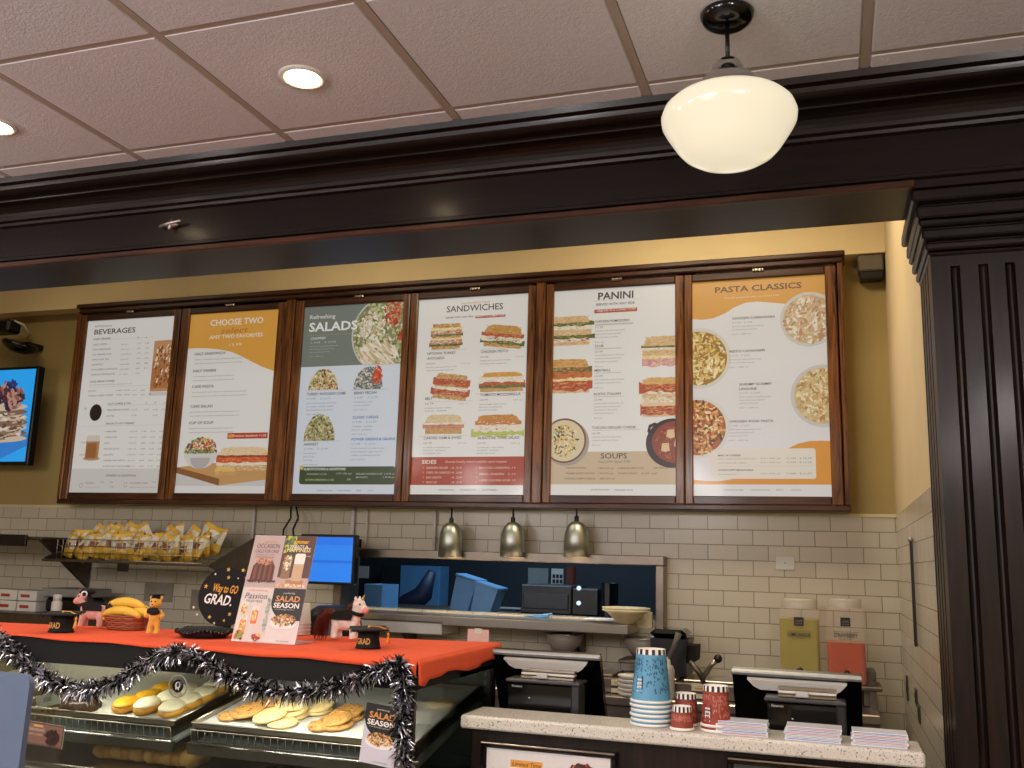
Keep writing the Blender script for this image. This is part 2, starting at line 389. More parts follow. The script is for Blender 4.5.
# ================================================================ menu boards
YM=5.055
fr=thing('menu_surround','long brown stained wooden surround holding all six menu boards','frame',(0,0,0))
a=M(); a.bbox(-4.82,.105,5.02,5.2,3.132,3.175,.006); a.bbox(-4.83,.115,5.0,5.2,3.162,3.19,.006); a.build('cornice',m_woodfr,fr)
a=M(); a.bbox(-4.835,.10,5.03,5.2,1.843,1.872,.005); a.build('bottom_rail',m_woodfr,fr)
for x0,x1 in ((-4.838,-4.808),(-3.205,-3.143),(-1.562,-1.508),(.075,.10)):
    a=M(); a.bbox(x0,x1,5.03,5.2,1.872,3.142,.004); a.build('stile',m_woodfrv,fr)
for x0,x1 in ((-4.80,-4.03),(-3.1,-2.40),(-2.3,-1.6),(-1.45,-.76),(-.66,.06)):
    a=M(); a.box(x0,x1,5.06,5.075,3.126,3.134); a.build('metal_strip',m_steel,fr)
    a=M(); a.box(x0,x1,5.045,5.06,1.874,1.88); a.build('metal_strip',m_steel,fr)
class Q:
    def __init__(s,x0,z0,y,W,H): s.o=(x0,z0,y); s.p=Pr(); s.W=W; s.H=H
    def crop(s,ox,oy,sc): s.k=(ox,oy,sc); return s
    def g(s,x,y): ox,oy,k=s.k; P=at(ox+x/k,oy+y/k,s.o[2]); return P.x-s.o[0],P.z-s.o[1]
    def t(s,body,x,y,x2,h,c,bold=0,shear=0,l=4):
        a=s.g(x,y); b=s.g(x2,y); hh=s.g(x,y-h)[1]-a[1]; s.p.text(body,a[0],a[1],b[0]-a[0],hh,c,l,bold,shear)
    def b(s,x0,y0,x1,y1,c,l=1,r=0):
        a=s.g((x0+x1)/2 if r<0 else x0,y1); e=s.g(x1,y0); 
        (s.p.rrect(a[0],e[0],a[1],e[1],abs(r),c,l) if r else s.p.rect(a[0],e[0],a[1],e[1],c,l))
    def hr(s,x0,y,x1,c='b9b5af'):
        a=s.g(x0,y); e=s.g(x1,y); s.p.rect(a[0],e[0],a[1]-.0008,a[1]+.0008,c,2)
    def lines(s,x,y,x2,n,dy,c='716d69',h=5,words=None,last=.7):
        for i in range(n):
            w=' '.join(rnd.choice(FW) for _ in range(max(2,int((x2-x)/38))))
            s.t(w,x,y+i*dy,x+(x2-x)*(rnd.uniform(.85,1) if i<n-1 else last),h,c)
FW='grilled chicken roasted tomato avocado crisp romaine parmesan garlic basil house dressing smoked bacon fresh spinach red onion aged cheddar toasted bread sourdough herbs mozzarella provolone creamy sauce sea salt lemon pesto'.split()
def board(label,x0,x1,paint,screen,latch):
    t=thing('menu_board',label,'menu board',((x0+x1)/2,5.07,1.872))
    cx=(x0+x1)/2; hw=(x1-x0)/2; s0,s1=screen
    a=M(); z0,z1=0,1.25; zi0,zi1=.045,1.208
    M().bbox(-hw,s0-cx,-.035,.04,z0,z1,.005).build('side_stile',m_woodfrv,t); M().bbox(s1-cx,hw,-.035,.04,z0,z1,.005).build('side_stile',m_woodfrv,t)
    M().bbox(s0-cx,s1-cx,-.034,.04,z0,zi0,.005).build('rail',m_woodfr,t); M().bbox(s0-cx,s1-cx,-.034,.04,zi1,z1,.005).build('rail',m_woodfr,t)
    W=s1-s0; H=zi1-zi0
    a=M(); a.box(s0-cx-.004,s1-cx+.004,-.012,.03,zi0-.004,zi1+.004); a.build('display_panel',m_black,t)
    q=Q(s0,1.872+zi0,5.07-.014,W,H); q.p.rect(0,W,0,H,'e9e6e0',0); paint(q,q.p,W,H)
    T=Matrix(((1,0,0,s0-cx),(0,0,-1,-.014),(0,1,0,zi0),(0,0,0,1)))
    b=M(); b.add(q.p.v,q.p.f,None,0,False,T); b.c=q.p.c
    o=b.build('menu_print',m_print,t,fixn=False)
    a=M(); a.bbox(-.03,.03,-.045,-.03,z1-.008,z1+.008,.003)
    for k in (-1,0,1): a.blob((k*.018,-.046,z1),.005,nu=8,nv=5)
    o=a.build('latch',m_steel,t); o.location=(latch,0,0)
    return t
BR=['c89a5c','b98746','d9b27a','a8743a','e2c08c']; MEAT=['c98a74','b9705a','d8a890','a85a44']; LET=['6a6e3a','83864c','4c5230','a8a870']; CHE=['efd9a0','f3e6c4','e8c878']; TOM=['b85a38','c87850','9a4028','d89a68']; WHT=['eadfcb','dccdb4','f2e8d8','cdb898']
PAS=['e2c27a','d0a656','efd898','b98a40','f3e4b8']; ROS=['d88a4a','c05c2c','e8b070','5a4a28','f0d090','8a2c1c']
SAL=['7c9446','a4b468','d8d8b8','4e6a30','c84e38','efe6d0','8a6a44','5a3c50']
G='57534e'; DK='3a3836'
def p_bev(q,p,W,H):
    p.rect(0,W,0,H*.135,'d6d2cd',1)
    q.crop(60,290,6.985)
    q.t('REFRESHING',245,262,362,13,'7a7672'); q.t('BEVERAGES',240,312,525,36,'3c3a3a',.012)
    q.t('ICED DRINKS',236,350,355,13,G,.01); q.t('R        L',545,338,612,11,G)
    q.hr(232,352,650,'b9b5af')
    for i,(s,a) in enumerate([('ICED COFFEE','20 oz'),('ICED AMERICANO','20-32 oz'),('ICED CARAMEL LATTE','210-340 cal'),('ICED CHAI TEA','220-310'),('LEMONADE','160-240'),('STRAWBERRY LEMONADE','180-260'),('SPARKLING WATER BOTTLE','0-120')]):
        y=388+i*35; q.t(s,232-i*2.5,y,232-i*2.5+[95,125,130,118,75,180,165][i],11,G)
        q.t(a,428-i*2,y-4,470+[0,10,22,8,12,10,0][i],8,'74706b'); q.t('%.2f'%(3.19+i*.3),540-i*2,y-10,566-i*2,10,'74706b')
        if i<6: q.t('%.2f'%(3.69+i*.3),597-i*2,y-12,622-i*2,10,'74706b')
    q.t('COLD BREW COFFEE',208,648,380,13,G,.01); q.t('smooth slow steeped coffee served over ice',206,668,500,8,'74706b'); q.hr(200,680,640,'b9b5af')
    q.t('BOX OF 10',200,712,250,11,G); q.t('VANILLA SWEET CREAM',198,745,370,11,G)
    for k,y in ((0,706),(1,737)):
        q.t('180-260',395,y,490,8,'74706b'); q.t('4.19',505,y,535,10,'74706b'); q.t('4.79',562,y,592,10,'74706b')
    # iced latte glass
    x0,y1=q.g(662,355); x1,y0=q.g(778,705); p.rrect(x0,x1,y0,y1,.008,'c89468',2); p.rect(x0,x0+(x1-x0)*.85,y0+.02,y0+(y1-y0)*.6,'b47a4a',2.4)
    p.bits((x0+x1)/2,(y0+y1)/2,(x1-x0)*.42,(y1-y0)*.42,['e8c8a0','9a5c30','f0dcc0','b87848','7a4522'],60,.012,3,clip=(x0,x1,y0,y1),shape='r',ang=1.3)
    p.rect(x0-.004,x1+.004,y0-.028,y0-.005,'cfccc8',2); p.rect(x0-.004,x0+.012,y0-.02,y0-.01,'a8a49e',2.5)
    q.crop(60,400,6.985)
    q.t('HOT COFFEE & TEA',335,34,495,13,G,.01); q.t('R           M           L',600,26,735,10,G); q.hr(330,40,770,'b9b5af')
    q.t('FRESH BREWED COFFEE',330,76,485,11,G); q.t('HOT TEA',324,118,378,11,G)
    for a in ((500,72,538),(588,72,618),(650,72,682),(712,70,742),(500,112,535),(648,112,680)): q.t('3.29',a[0],a[1],a[2],9,'74706b')
    q.t('SPECIALTY HOT DRINKS',318,172,518,13,G,.01); q.hr(148,185,755,'b9b5af')
    for i,s in enumerate(['AMERICANO','CAPPUCCINO','LATTE','MOCHA LATTE','CHAI LATTE','CARAMEL MACCHIATO','WHITE HOT CHOCOLATE']):
        y=226+i*40.5; x=316-i*3; q.t(s,x,y,x+[80,85,35,105,65,150,190][i],11,G); q.t('120-310',488-i*4,y-2,540-i*3,8,'74706b')
        for j,xx in enumerate((572,634,694)): q.t('%.2f'%(3.49+i*.2+j*.5),xx-i*3.5,y-2,xx+32-i*3.5,9.5,'74706b')
    q.t('ESPRESSO & ADDITIONS',322,534,530,13,G,.01)
    for x,s in ((178,'ESPRESSO'),(490,'FLAVORED SYRUP')):
        q.t(s,x,585,x+(66 if x<200 else 125),10,G); q.t('add a shot of your choice',x,612,x+(100 if x<200 else 180),7,'74706b')
    for x,y in ((272,580),(340,580),(343,612),(640,580)): q.t('.79',x,y,x+32,9,'74706b')
    for x,y in ((147,596),(457,592)):
        c=q.g(x,y); p.ell(c[0],c[1],.013,.017,'a29e98',2); p.ell(c[0],c[1],.009,.012,'dad6d1',2.5)
    c=q.g(250,88); p.ell(c[0],c[1],.056,.063,'e4e2de',2); p.ell(c[0],c[1],.049,.056,'2e2422',2.5,32); a=q.g(178,62); p.rect(a[0]-.01,a[0]+.012,a[1]-.006,a[1]+.008,'c9c6c2',2)
    a=q.g(172,410); e=q.g(280,270); p.ell((a[0]+e[0])/2,a[1],.07,.014,'c2a890',2); p.rrect(a[0],e[0],a[1]-.006,e[1],.014,'b98a62',2.4); p.rect(a[0]+.006,e[0]-.02,a[1]+.004,e[1]-.03,'a06a3e',2.6); p.rrect(a[0],e[0],e[1]-.018,e[1]+.022,.012,'d8cec2',2.8)
    p.rect(max(0,a[0]-.045),a[0],a[1]+.02,a[1]+.032,'d2cfca',2); p.rect(max(0,a[0]-.045),a[0],e[1]-.03,e[1]-.018,'d2cfca',2)
def p_two(q,p,W,H):
    q.crop(170,290,6.985); c=[(0,H),(0,q.g(150,410)[1])]
    for x,y in ((190,407),(270,408),(350,416),(430,432),(510,468),(580,505),(640,535),(700,556),(770,568)): c.append(q.g(x,y))
    c=[(min(max(a,0),W),b) for a,b in c]; c[-1]=(W,c[-1][1]); c.append((W,H)); p.poly(c,'e0a347',1)
    q.t('CHOOSE TWO',282,252,650,42,'efe3cf',.025); q.t('select',355,305,540,40,'c07a2c',.01,.3,5); q.t('ANY TWO FAVORITES',276,344,648,26,'efe3cf',.02); q.t('13.99',415,392,500,18,'efe3cf')
    def sec(s,x,y,w,n,ww):
        q.t(s,x,y,x+w,19,G,.012)
        for i in range(n): q.lines(x-2,y+34+i*27,x+ww,1,0,h=8)
    sec('HALF SANDWICH',172,458,212,2,470); sec('HALF PANINI',162,576,158,2,400); sec('CAFE PASTA',153,686,154,2,550)
    q.crop(170,400,6.985); sec('CAFE SALAD',143,55,155,2,490); sec('CUP OF SOUP',132,170,170,2,440)
    a=q.g(400,272); e=q.g(684,226); p.rect(a[0],e[0],a[1],e[1],'b8482a',2); q.t('Premium Sandwich +1.50',440,258,672,16,'f2e0d0',.01); p.rrect(a[0]+.006,a[0]+.045,a[1]+.008,e[1]-.008,.004,'e29a3c',3)
    y0=q.g(60,600)[1]; y1=q.g(60,470)[1]; p.rect(0,W,y0,y1,'cfccc9',1)
    bd=[(0,q.g(75,500)[1]),(0,q.g(75,470)[1]),q.g(300,440),(W,q.g(690,455)[1]),(W,q.g(690,555)[1]),q.g(340,598)]
    p.poly(bd,'c99a62',2); p.poly([(0,q.g(75,470)[1]),(0,q.g(75,510)[1]),q.g(340,598),q.g(345,550)],'8f6038',2.3)
    c=q.g(215,370); R_=.125
    p.poly([(max(0,c[0]-R_),c[1])]+[(max(0,c[0]+R_*math.cos(t)),c[1]+.10*math.sin(t)) for t in [PI+PI*k/12 for k in range(13)]],'d9d5d0',3)
    p.poly([(max(0,c[0]+R_*.6*math.cos(t)),c[1]-.03+.07*math.sin(t)) for t in [PI+PI*k/12 for k in range(13)]],'b8b4b2',3.1)
    p.bits(c[0],c[1]+.0,.125,.10,SAL,150,.011,3.2,clip=(0,c[0]+.13,c[1]-.006,c[1]+.13),half=True)
    p.bits(c[0]+.02,c[1]+.05,.09,.045,['c84e38','e08a5c','f2ece0','d8a860'],50,.009,4.4,clip=(0,c[0]+.13,c[1]-.006,c[1]+.13))
    p.bits(c[0],c[1]+.008,.115,.012,LET,36,.01,5.0,clip=(0,c[0]+.13,c[1]-.004,c[1]+.13))
    a=q.g(510,490)
    cx=(q.g(340,400)[0]+W)/2; p.sandwich(cx,q.g(500,410)[1],W-q.g(340,400)[0],.145,[(1.2,['e6c89c','d8ae74','efdcbc'],.05),(.7,WHT,.2),(1,['d8603c','e0884c','c04a2c','e8a040'],.35),(.5,['a85038','7a3a28'],.3),(1.7,['e8cba0','dcb680','f0dcbc'],.04)],clip=(0,W,0,H))
    b=q.g(385,495); p.sandwich(b[0],b[1],.14,.05,[(1,['e2b878','d8a458'],.1),(1,['e8c070','c88838','f0dca0'],.2)],clip=(0,W,0,H))
    p.rect(0,W,0,q.g(60,603)[1],'e3e0dc',6)
    q.t('NUTRITION',205,642,285,8,DK); q.t('AVAILABLE',322,642,415,8,DK); q.t('VEGETARIAN',448,640,540,8,DK)
def p_sal(q,p,W,H):
    p.rect(0,W,0,H,'d6dde6',.5)
    q.crop(285,280,6.985); yb=q.g(400,598)[1]; p.rect(0,W,yb,H,'7b827a',1); 
    c=q.g(720,375); p.ell(c[0],c[1],.245,.245,'c8ccc0',1.6,48,(0,W,yb-.006,H)); p.ell(c[0],c[1],.235,.235,'8a8868',2,48,(0,W,yb,H))
    cl=(c[0]-.235,W,yb,H)
    cx,cy=c
    p.bits(cx,cy,.235,.235,['8a9a50','b4b07c','e6e2d2','c4c49c','6a7a3c','d6c8a0'],330,.013,2.2,clip=cl)
    p.bits(cx-.11,cy+.05,.09,.09,WHT,80,.01,3.3,clip=cl); p.bits(cx+.03,cy+.14,.06,.10,TOM+['b83424'],70,.011,4.2,clip=cl); p.bits(cx+.13,cy-.02,.07,.05,['b83424','8a4a30','c84e38'],50,.012,4.4,clip=cl)
    p.bits(cx-.06,cy-.13,.13,.08,['e8dcc4','d8c4a0','c8ac84','f0e8d8'],50,.013,4.5,clip=cl,asp=4.5,ang=-.8); p.bits(cx+.15,cy-.14,.06,.07,['5c6458','484f44','8a8e84'],40,.012,4.6,clip=cl)
    q.t('Refreshing',175,275,352,28,'e4e2da',.01); q.t('SALADS',168,362,505,62,'f2f0ea',.05); q.b(165,368,480,392,'948f6e',1.4)
    q.t('CHOPPED',180,418,285,16,'e4e2da',.015); q.t('C 9.99    E 12.99',178,445,355,11,'dcdad2')
    for i in range(3): q.lines(172,470+i*20,455-i*40,1,0,'c9cac4',h=8)
    q.t('510 / 720 cal',168,540,265,8,'c9cac4')
    def bowl(x,y,x2,y2,pal):
        a=q.g(x,y2); e=q.g(x2,y); cx=(a[0]+e[0])/2; rx=(e[0]-a[0])/2; h=e[1]-a[1]
        p.poly([(cx+rx*math.cos(t),a[1]+h*math.sin(t)) for t in [PI*k/14 for k in range(15)]],pal[0],1.8)
        p.bits(cx,a[1],rx,h,pal,170,.0085,2,clip=(a[0]-.01,e[0]+.01,a[1],e[1]+.01),half=True)
        p.rect(a[0]-.015,e[0]+.04,a[1]-.004,a[1]-.002,'b4b8c0',2)
    q.crop(280,270,3.2); bowl(90,315,190,385,['d8c898','b8a468','e8dcc0','8a9a50','c87850','5a4030']); bowl(235,308,332,383,['6a7480','e2dcd0','4a5a40','8a8e84','c8b898'])
    c=q.g(312,335); p.bits(c[0],c[1],.035,.055,['c8452c','d8703c','b83c28'],50,.009,4)
    bowl(75,460,180,547,['b4ac78','8a8450','d8d0a8','5a4a34','a89070','6a7a3c'])
    def it(s,x,y,w,col=G,n=2):
        q.t(s,x,y,x+w,8.5,col,.015); q.t('C 9.99     E 12.79',x,y+14,x+75,6,'84888e')
        for i in range(n): q.lines(x-2,y+27+i*11,x+w+12-i*10,1,0,'84888e',h=5)
        q.t('430 / 690 cal',x-2,y+30+n*11,x+42,4.5,'84888e')
    it('TURKEY AVOCADO COBB',86,402,124,n=3); it('BERRY PECAN',237,398,72,n=2); it('CLASSIC CAESAR',232,476,84,'3c6ca8'); it('POWER GREENS & GRAINS',229,546,140,'3c6ca8',3); it('HARVEST',77,562,46,n=3)
    a=q.g(60,686); e=q.g(371,628); p.rrect(a[0],e[0],a[1],e[1],.02,'3c4c30',2); p.ell(a[0]+.012,e[1]-.006,.014,.014,'d8b060',2.5)
    q.t('SUBSTITUTIONS & ADDITIONS',77,641,210,8,'e4e8dc',.02)
    for x,y,x2,s in ((86,656,150,'AVOCADO 1.5 OZ'),(180,654,228,'1.79 130 cal'),(243,655,366,'GRILLED CHICKEN 3 OZ  3.19 90 cal'),(243,666,280,'BACON BITS'),(330,666,366,'1.79 90 cal'),(82,674,172,'EXTRA DRESSING 2 OZ'),(212,673,226,'.79')): q.t(s,x,y,x2,5.5,'dcd8a0' if y>670 else 'cfd6c4')
    for x,s in ((118,'NUTRITION CALORIES'),(183,'VEGETARIAN'),(243,'VEGAN'),(281,'SPICY')): q.t(s,x,708,x+(50 if x<120 else 44 if x<190 else 18),4.5,'6a7078')
def p_sand(q,p,W,H):
    q.crop(400,275,6.68)
    q.t('handcrafted fresh',412,196,598,16,'d89a6c',.0,.3); q.t('SANDWICHES',312,250,688,42,'4a4644',.008); q.t('SERVED WITH ANY SIDE',305,292,488,11,G,.01)
    a=q.g(503,290); e=q.g(705,262); p.rect(a[0],e[0],a[1],e[1],'b8523a',2); q.t('MAKE IT A COMBO +3.49',512,284,698,12,'f2ddd2',.01)
    def item(lines,x,y,w,pr='10.29',n=2):
        for i,s in enumerate(lines): q.t(s,x,y+i*32,x+(w if i==0 else w*.6),17,G,.012)
        yy=y+(len(lines)-1)*32; q.t(pr,x-3,yy+32,x+50,11,'74706b'); q.t('710 cal',x+230,yy+28,x+285,9,'9f9b96')
        for i in range(n): q.lines(x-5,yy+55+i*21,x+290-i*35,1,0,h=8)
    def sw(x,y,x2,y2,lay,tilt=0,clip=None):
        a=q.g(x,y2); e=q.g(x2,y); p.sandwich((a[0]+e[0])/2,(a[1]+e[1])/2,(e[0]-a[0]),(e[1]-a[1]),lay,tilt=tilt,clip=(0,W,0,H)); a2=q.g(x-20,y2+6); p.rect(a2[0],e[0]+.04,a2[1]-.003,a2[1]-.001,'bdb9b3',1)
    half=[(.8,BR,.05),(.5,LET,.4),(.8,MEAT+WHT,.3),(.4,CHE,.2)]
    sw(212,322,408,498,half+[(.5,BR,.05),(.5,LET,.4),(.8,MEAT+WHT,.3),(.6,CHE,.3),(.8,BR,.1)])
    item(['UPTOWN TURKEY','AVOCADO'],182,535,192)
    sw(562,330,815,488,[(.8,BR,.05),(.6,LET,.5),(.9,WHT+MEAT,.3),(.6,TOM,.4),(1.7,['c8944e','b98746','d9b27a'],.03)],-.12)
    item(['CHICKEN PESTO'],540,522,182); 
    q.crop(280,270,3.2)
    def it2(s,x,y,w):
        q.t(s,x,y,x+w,8.5,G,.012); q.t('10.79',x,y+15,x+26,5.5,'74706b'); q.t('690 cal',x+108,y+14,x+135,4.5,'9f9b96')
        for i in range(2+(w>100)): q.lines(x-2,y+28+i*9,x+120-i*20,1,0,h=4)
    sw(493,332,600,415,[(.9,BR,.05),(.9,TOM+MEAT,.5),(.5,WHT,.3),(.5,BR,.1),(.9,TOM+['8a4a30'],.4),(.9,BR,.05)],-.12); it2('BELT',465,416,24)
    sw(645,325,775,390,[(1.0,BR,.1),(.7,LET,.5),(.9,TOM,.3),(1.1,WHT,.4),(1.1,['d8a048','c8883c','e0b468'],.03)]); it2('TOMATO MOZZARELLA',640,404,130)
    sw(463,462,585,525,[(1.2,BR,.02),(.7,MEAT+TOM,.3),(.4,WHT,.3),(1.5,['dcc498','c8a878','e8d8b4'],.02)]); it2('CARVED HAM & SWISS',460,542,120)
    sw(628,462,765,527,[(.7,['b8c45c','94a848','d0d478'],.7),(.9,WHT+['d88a4a'],.4),(.5,['c87840','efe0c0'],.3),(1.0,['c8883c','b8742c','e0a858'],.04)]); it2('ALBACORE TUNA SALAD',632,542,134)
    y0=q.g(430,688)[1]; y1=q.g(430,599)[1]; p.rect(0,W,y0,y1,'a8380e',2)
    q.t('SIDES',454,620,501,12,'f0dcd0',.04); q.t('Choose freshly baked available upon request',528,617,726,7,'ecc8b4',.01)
    for i,(s,w) in enumerate((('GARDEN SALAD',70),('CHIPS OR CARROTS',78),('BABY CARROTS',48),('FRUIT CUP',34))): q.t(s,468,636+i*15.5,468+w,6.5,'eacdbf',.012); q.t('4.29',548,636+i*15.5,582,6,'eacdbf')
    for i,(s,w) in enumerate((('BROCCOLI CHEDDAR',72),('SMALL GARDEN',60),('LARGE CHICKEN SOUP',78))): q.t(s,637,636+i*20,637+w+20,6.5,'eacdbf',.012); q.t('5.19',730,636+i*20,754,6,'eacdbf')
    for y in (627,642,657,672):
        for x in (459,629): 
            c=q.g(x,y+6); p.ell(c[0],c[1],.006,.006,'c87a5c',3,8)
    for x,s,w in ((508,'NUTRITION',48),(575,'AVAILABLE UPON',52),(645,'VEGETARIAN',50)): q.t(s,x,706,x+w,5,DK)
def p_pan(q,p,W,H):
    q.crop(535,265,6.145)
    q.t('PANINI',388,214,605,44,'4c4846',.03); q.hr(350,222,650,'cfc8bc'); q.t('SERVED WITH ANY SIDE',374,252,612,15,G,.008)
    a=q.g(365,298); e=q.g(628,260); p.rect(a[0],e[0],a[1],e[1],'b85a44',2); q.t('Upgrade to a Combo +3.49',380,288,618,17,'f0dcd0',.01)
    def it(s,x,y,w,n=3):
        q.t(s,x,y,x+w,15,G,.012); q.b(x,y+6,x+max(w,150)*1.1,y+7.5,'c9c2b6',2); q.t('10.99',x,y+34,x+50,12,'8f877c')
        for i in range(n): q.lines(x,y+54+i*20,x+260-i*30,1,0,'8f877c',h=9)
        q.t('810 cal',x,y+60+n*20+4,x+50,9,'9c9488')
    it('CHICKEN POMODORO',370,356,212); it('CLUB',368,506,52); it('MEATBALL',366,656,100,2)
    def sw(x,y,x2,y2,lay,clip=None):
        a=q.g(x,y2); e=q.g(x2,y); p.sandwich((a[0]+e[0])/2,(a[1]+e[1])/2,(e[0]-a[0]),(e[1]-a[1]),lay,clip=(0,W,0,H))
    pb=['dcb888','cfa46c','e6cca4']
    sw(60,310,340,500,[(.6,pb,.05),(.5,WHT+MEAT,.3),(.4,LET,.5),(.9,pb,.05),(.6,WHT,.3),(.4,LET,.5),(.9,pb,.02)])
    sw(668,430,940,618,[(1.2,['d8a49a','c88a80','e8c4b0'],.3),(.5,CHE,.2),(1,pb,.05),(.4,WHT,.2),(.3,LET,.3),(1.6,pb,.02)])
    sw(50,575,335,790,[(.6,pb,.05),(1.1,TOM+['d89050'],.4),(.5,CHE,.2),(.9,['c87840','b85a30'],.3),(.5,LET+TOM,.4),(1.1,['d8a868','c89048'],.02)])
    q.crop(535,385,6.145)
    sw(660,-50,935,195,[(.5,pb,.02),(1.1,TOM,.4),(.6,['e8c8a0'],.1),(.7,WHT+['e8c090'],.2),(.5,pb,.05),(.5,WHT,.2),(1,TOM+['e0804c'],.4),(.9,['d8a868','e0b878'],.02)])
    it('RUSTIC ITALIAN',362,64,165,4)
    a=q.g(338,372); e=q.g(655,240); p.rrect(a[0],e[0],a[1],e[1],.006,'e9e6e0',1.5); it('TUSCAN GRILLED CHEESE',350,270,270,2)
    y0=q.g(105,610)[1]; y1=q.g(105,412)[1]; p.rect(0,W,y0,y1,'cbb594',1)
    q.t('SOUPS',404,452,565,34,'4c4440',.008); q.t('Cup 5.99  Bowl 7.99',388,478,585,13,'6a5f50')
    for x,y,w,s in ((188,514,125,'CHICKEN NOODLE'),(392,516,90,'140-210 cal'),(508,516,160,'CHEDDAR BROCCOLI'),(728,514,90,'260-390 cal'),(188,548,180,'CREAMY BAKED POTATO'),(392,548,90,'190-330 cal'),(508,548,120,'TUSCAN WHITE'),(652,548,94,'210 cal'),(186,580,184,'ROASTED TOMATO BISQUE'),(398,580,92,'240-350 cal')): q.t(s,x,y,x+w,10,'6a5c48',.008)
    c=q.g(180,342); p.ell(c[0]+.012,c[1]-.012,.13,.128,'a89c90',1.8,32,(0,W,0,H)); p.ell(c[0],c[1],.125,.125,'7a4a30',2,36,(0,W,0,H)); p.ell(c[0],c[1],.115,.115,'dccba4',2.3,36,(0,W,0,H)); p.bits(c[0],c[1],.085,.09,['d8b04c','e8c468','5a6a34','3c4a28','ecdcb4','c89838'],90,.0075,2.6,clip=(0,W,0,H))
    c=q.g(850,350); p.poly([q.g(x,y) for x,y in ((690,285),(700,245),(735,230),(765,240),(760,262),(735,250),(712,262),(706,290),(722,310),(705,315))],'3a2620',1.9)
    p.ell(c[0],c[1]-.006,.148,.134,'33211c',2,36,(0,W,0,H)); p.ell(c[0]+.01,c[1],.125,.112,'8a3a20',2.4,36,(0,W,0,H)); p.bits(c[0],c[1],.1,.09,['a84c2c','7a2c18','b8603c'],50,.008,2.7,clip=(0,W,0,H))
    for x,y in ((832,300),(800,383),(880,355)):
        d=q.g(x,y); p.poly([(min(W,d[0]+ex),d[1]+ey) for ex,ey in ((-.022,-.016),(-.016,.022),(.02,.024),(.024,-.018),(0,-.026))],'e0c090',3.6)
    q.t('NUTRITION INFO',345,648,458,9,DK); q.t('PREPARED WITH',490,650,600,9,DK)
def p_pas(q,p,W,H):
    p.rect(0,W,0,H,'e2dedb',.5)
    q.crop(680,245,4.452)
    top=[(0,H),(0,q.g(60,330)[1])]+[q.g(x,y) for x,y in ((100,333),(150,326),(200,305),(240,278),(290,258),(340,252),(400,256),(470,262),(540,240))]+[(W,q.g(650,225)[1]),(W,H)]
    p.poly([(min(max(a,0),W),b) for a,b in top],'dba04e',1)
    q.t('PASTA CLASSICS',156,214,542,26,'6a5038',.03); q.t('Freshly prepared with any bread side',200,240,440,7,'efdfc4')
    def plate(x,y,r,pal,plt='d9d4ce',sz=.011):
        c=q.g(x,y); cl=(0,W,0,H); p.ell(c[0],c[1],r*1.13,r*1.13,plt,1.6,44,cl); p.ell(c[0],c[1],r,r,pal[-1],2,40,cl); p.bits(c[0],c[1],r*.97,r*.97,pal,230,sz,2.2,clip=(0,W,0,H),asp=2.2)
    def it(s,x,y,w,n=2,x0=-15,y0=-25,x1=60,y1=60,panel=True):
        for i,t in enumerate(s): q.t(t,x,y+i*20,x+(w if i==0 else w*.55),10.5,G,.012)
        yy=y+(len(s)-1)*20; q.t('C 11.99    E 13.99',x,yy+18,x+90,8,'94908a')
        for i in range(n): q.lines(x,yy+34+i*14,x+200-i*40,1,0,'94908a',h=6.5)
        q.t('640 / 1080 cal',x,yy+40+n*14,x+85,6,'94908a')
    plate(575,330,.13,['dcc49c','c8a878','e8dcc4','d8b090','b0946c','efe4d0','c08c74','cdb489'],'d0cbc0')
    plate(85,505,.148,PAS+['e8cc88','9a7434','d8b264','a07c38'],'d8d2c4'); 
    it(['CHICKEN CARBONARA'],232,333,192); it(['PESTO CAVATAPPI'],220,480,158)
    q.crop(680,380,4.452); plate(640,70,.145,['e0c896','c8a468','eedcb8','b08850','c8b888','d2b47c'],'ccc8c0')
    plate(78,212,.148,ROS+['e8b878','3c3a24','c8862c','f0dca8','a8602c'],'dcd8d0')
    it(['SHRIMP SCAMPI','LINGUINE'],264,25,142,3); it(['CHICKEN ROSA PASTA'],218,190,198,3)
    bt=[(0,0),(0,q.g(60,445)[1])]+[q.g(x,y) for x,y in ((120,450),(180,450),(240,440),(300,430),(380,380),(440,330),(490,300),(530,282),(580,272),(630,270))]+[(W,q.g(670,272)[1]),(W,0)]
    p.poly([(min(max(a,0),W),b) for a,b in bt],'dc9430',1); p.rect(0,W,0,q.g(60,465)[1],'e2e0de',1.5)
    a=q.g(135,440); e=q.g(603,304); p.rrect(a[0],e[0],a[1],e[1],.012,'e6dccd',2)
    q.t('MAC & CHEESE',170,340,270,8,G,.015); q.t('with roasted tomato parmesan',170,354,335,6,'8a847c'); q.t('with bacon & scallion',170,372,298,6,'8a847c'); q.hr(165,384,590,'c8bfb0')
    q.t('CAVATAPPI MARINARA',170,405,328,8,G,.015); q.t('with parmesan',170,422,250,6,'8a847c')
    for y in (352,370,420):
        q.t('310 / 590 cal',358,y,446,6,'8a847c'); q.t('C 9.99',476,y,516,7,G); q.t('E 12.79',534,y,586,7,G)
    for x,w,s in ((193,88,'NUTRITION CALORIES'),(314,82,'VEGETARIAN'),(428,34,'SPICY'),(494,44,'VEGAN')): q.t(s,x,492,x+w,5.5,DK)
board('white beverages menu board with iced latte picture, leftmost of the menus',-4.806,-4.0,p_bev,(-4.762,-4.05),.0)
board('choose two menu board with orange top and sandwich on cutting board',-3.99,-3.21,p_two,(-3.93,-3.265),-.02)
board('salads menu board with grey green header and large salad bowl picture',-3.138,-2.357,p_sal,(-3.082,-2.4),.05)
board('sandwiches menu board with six sandwich pictures and red sides band',-2.351,-1.567,p_sand,(-2.304,-1.612),.02)
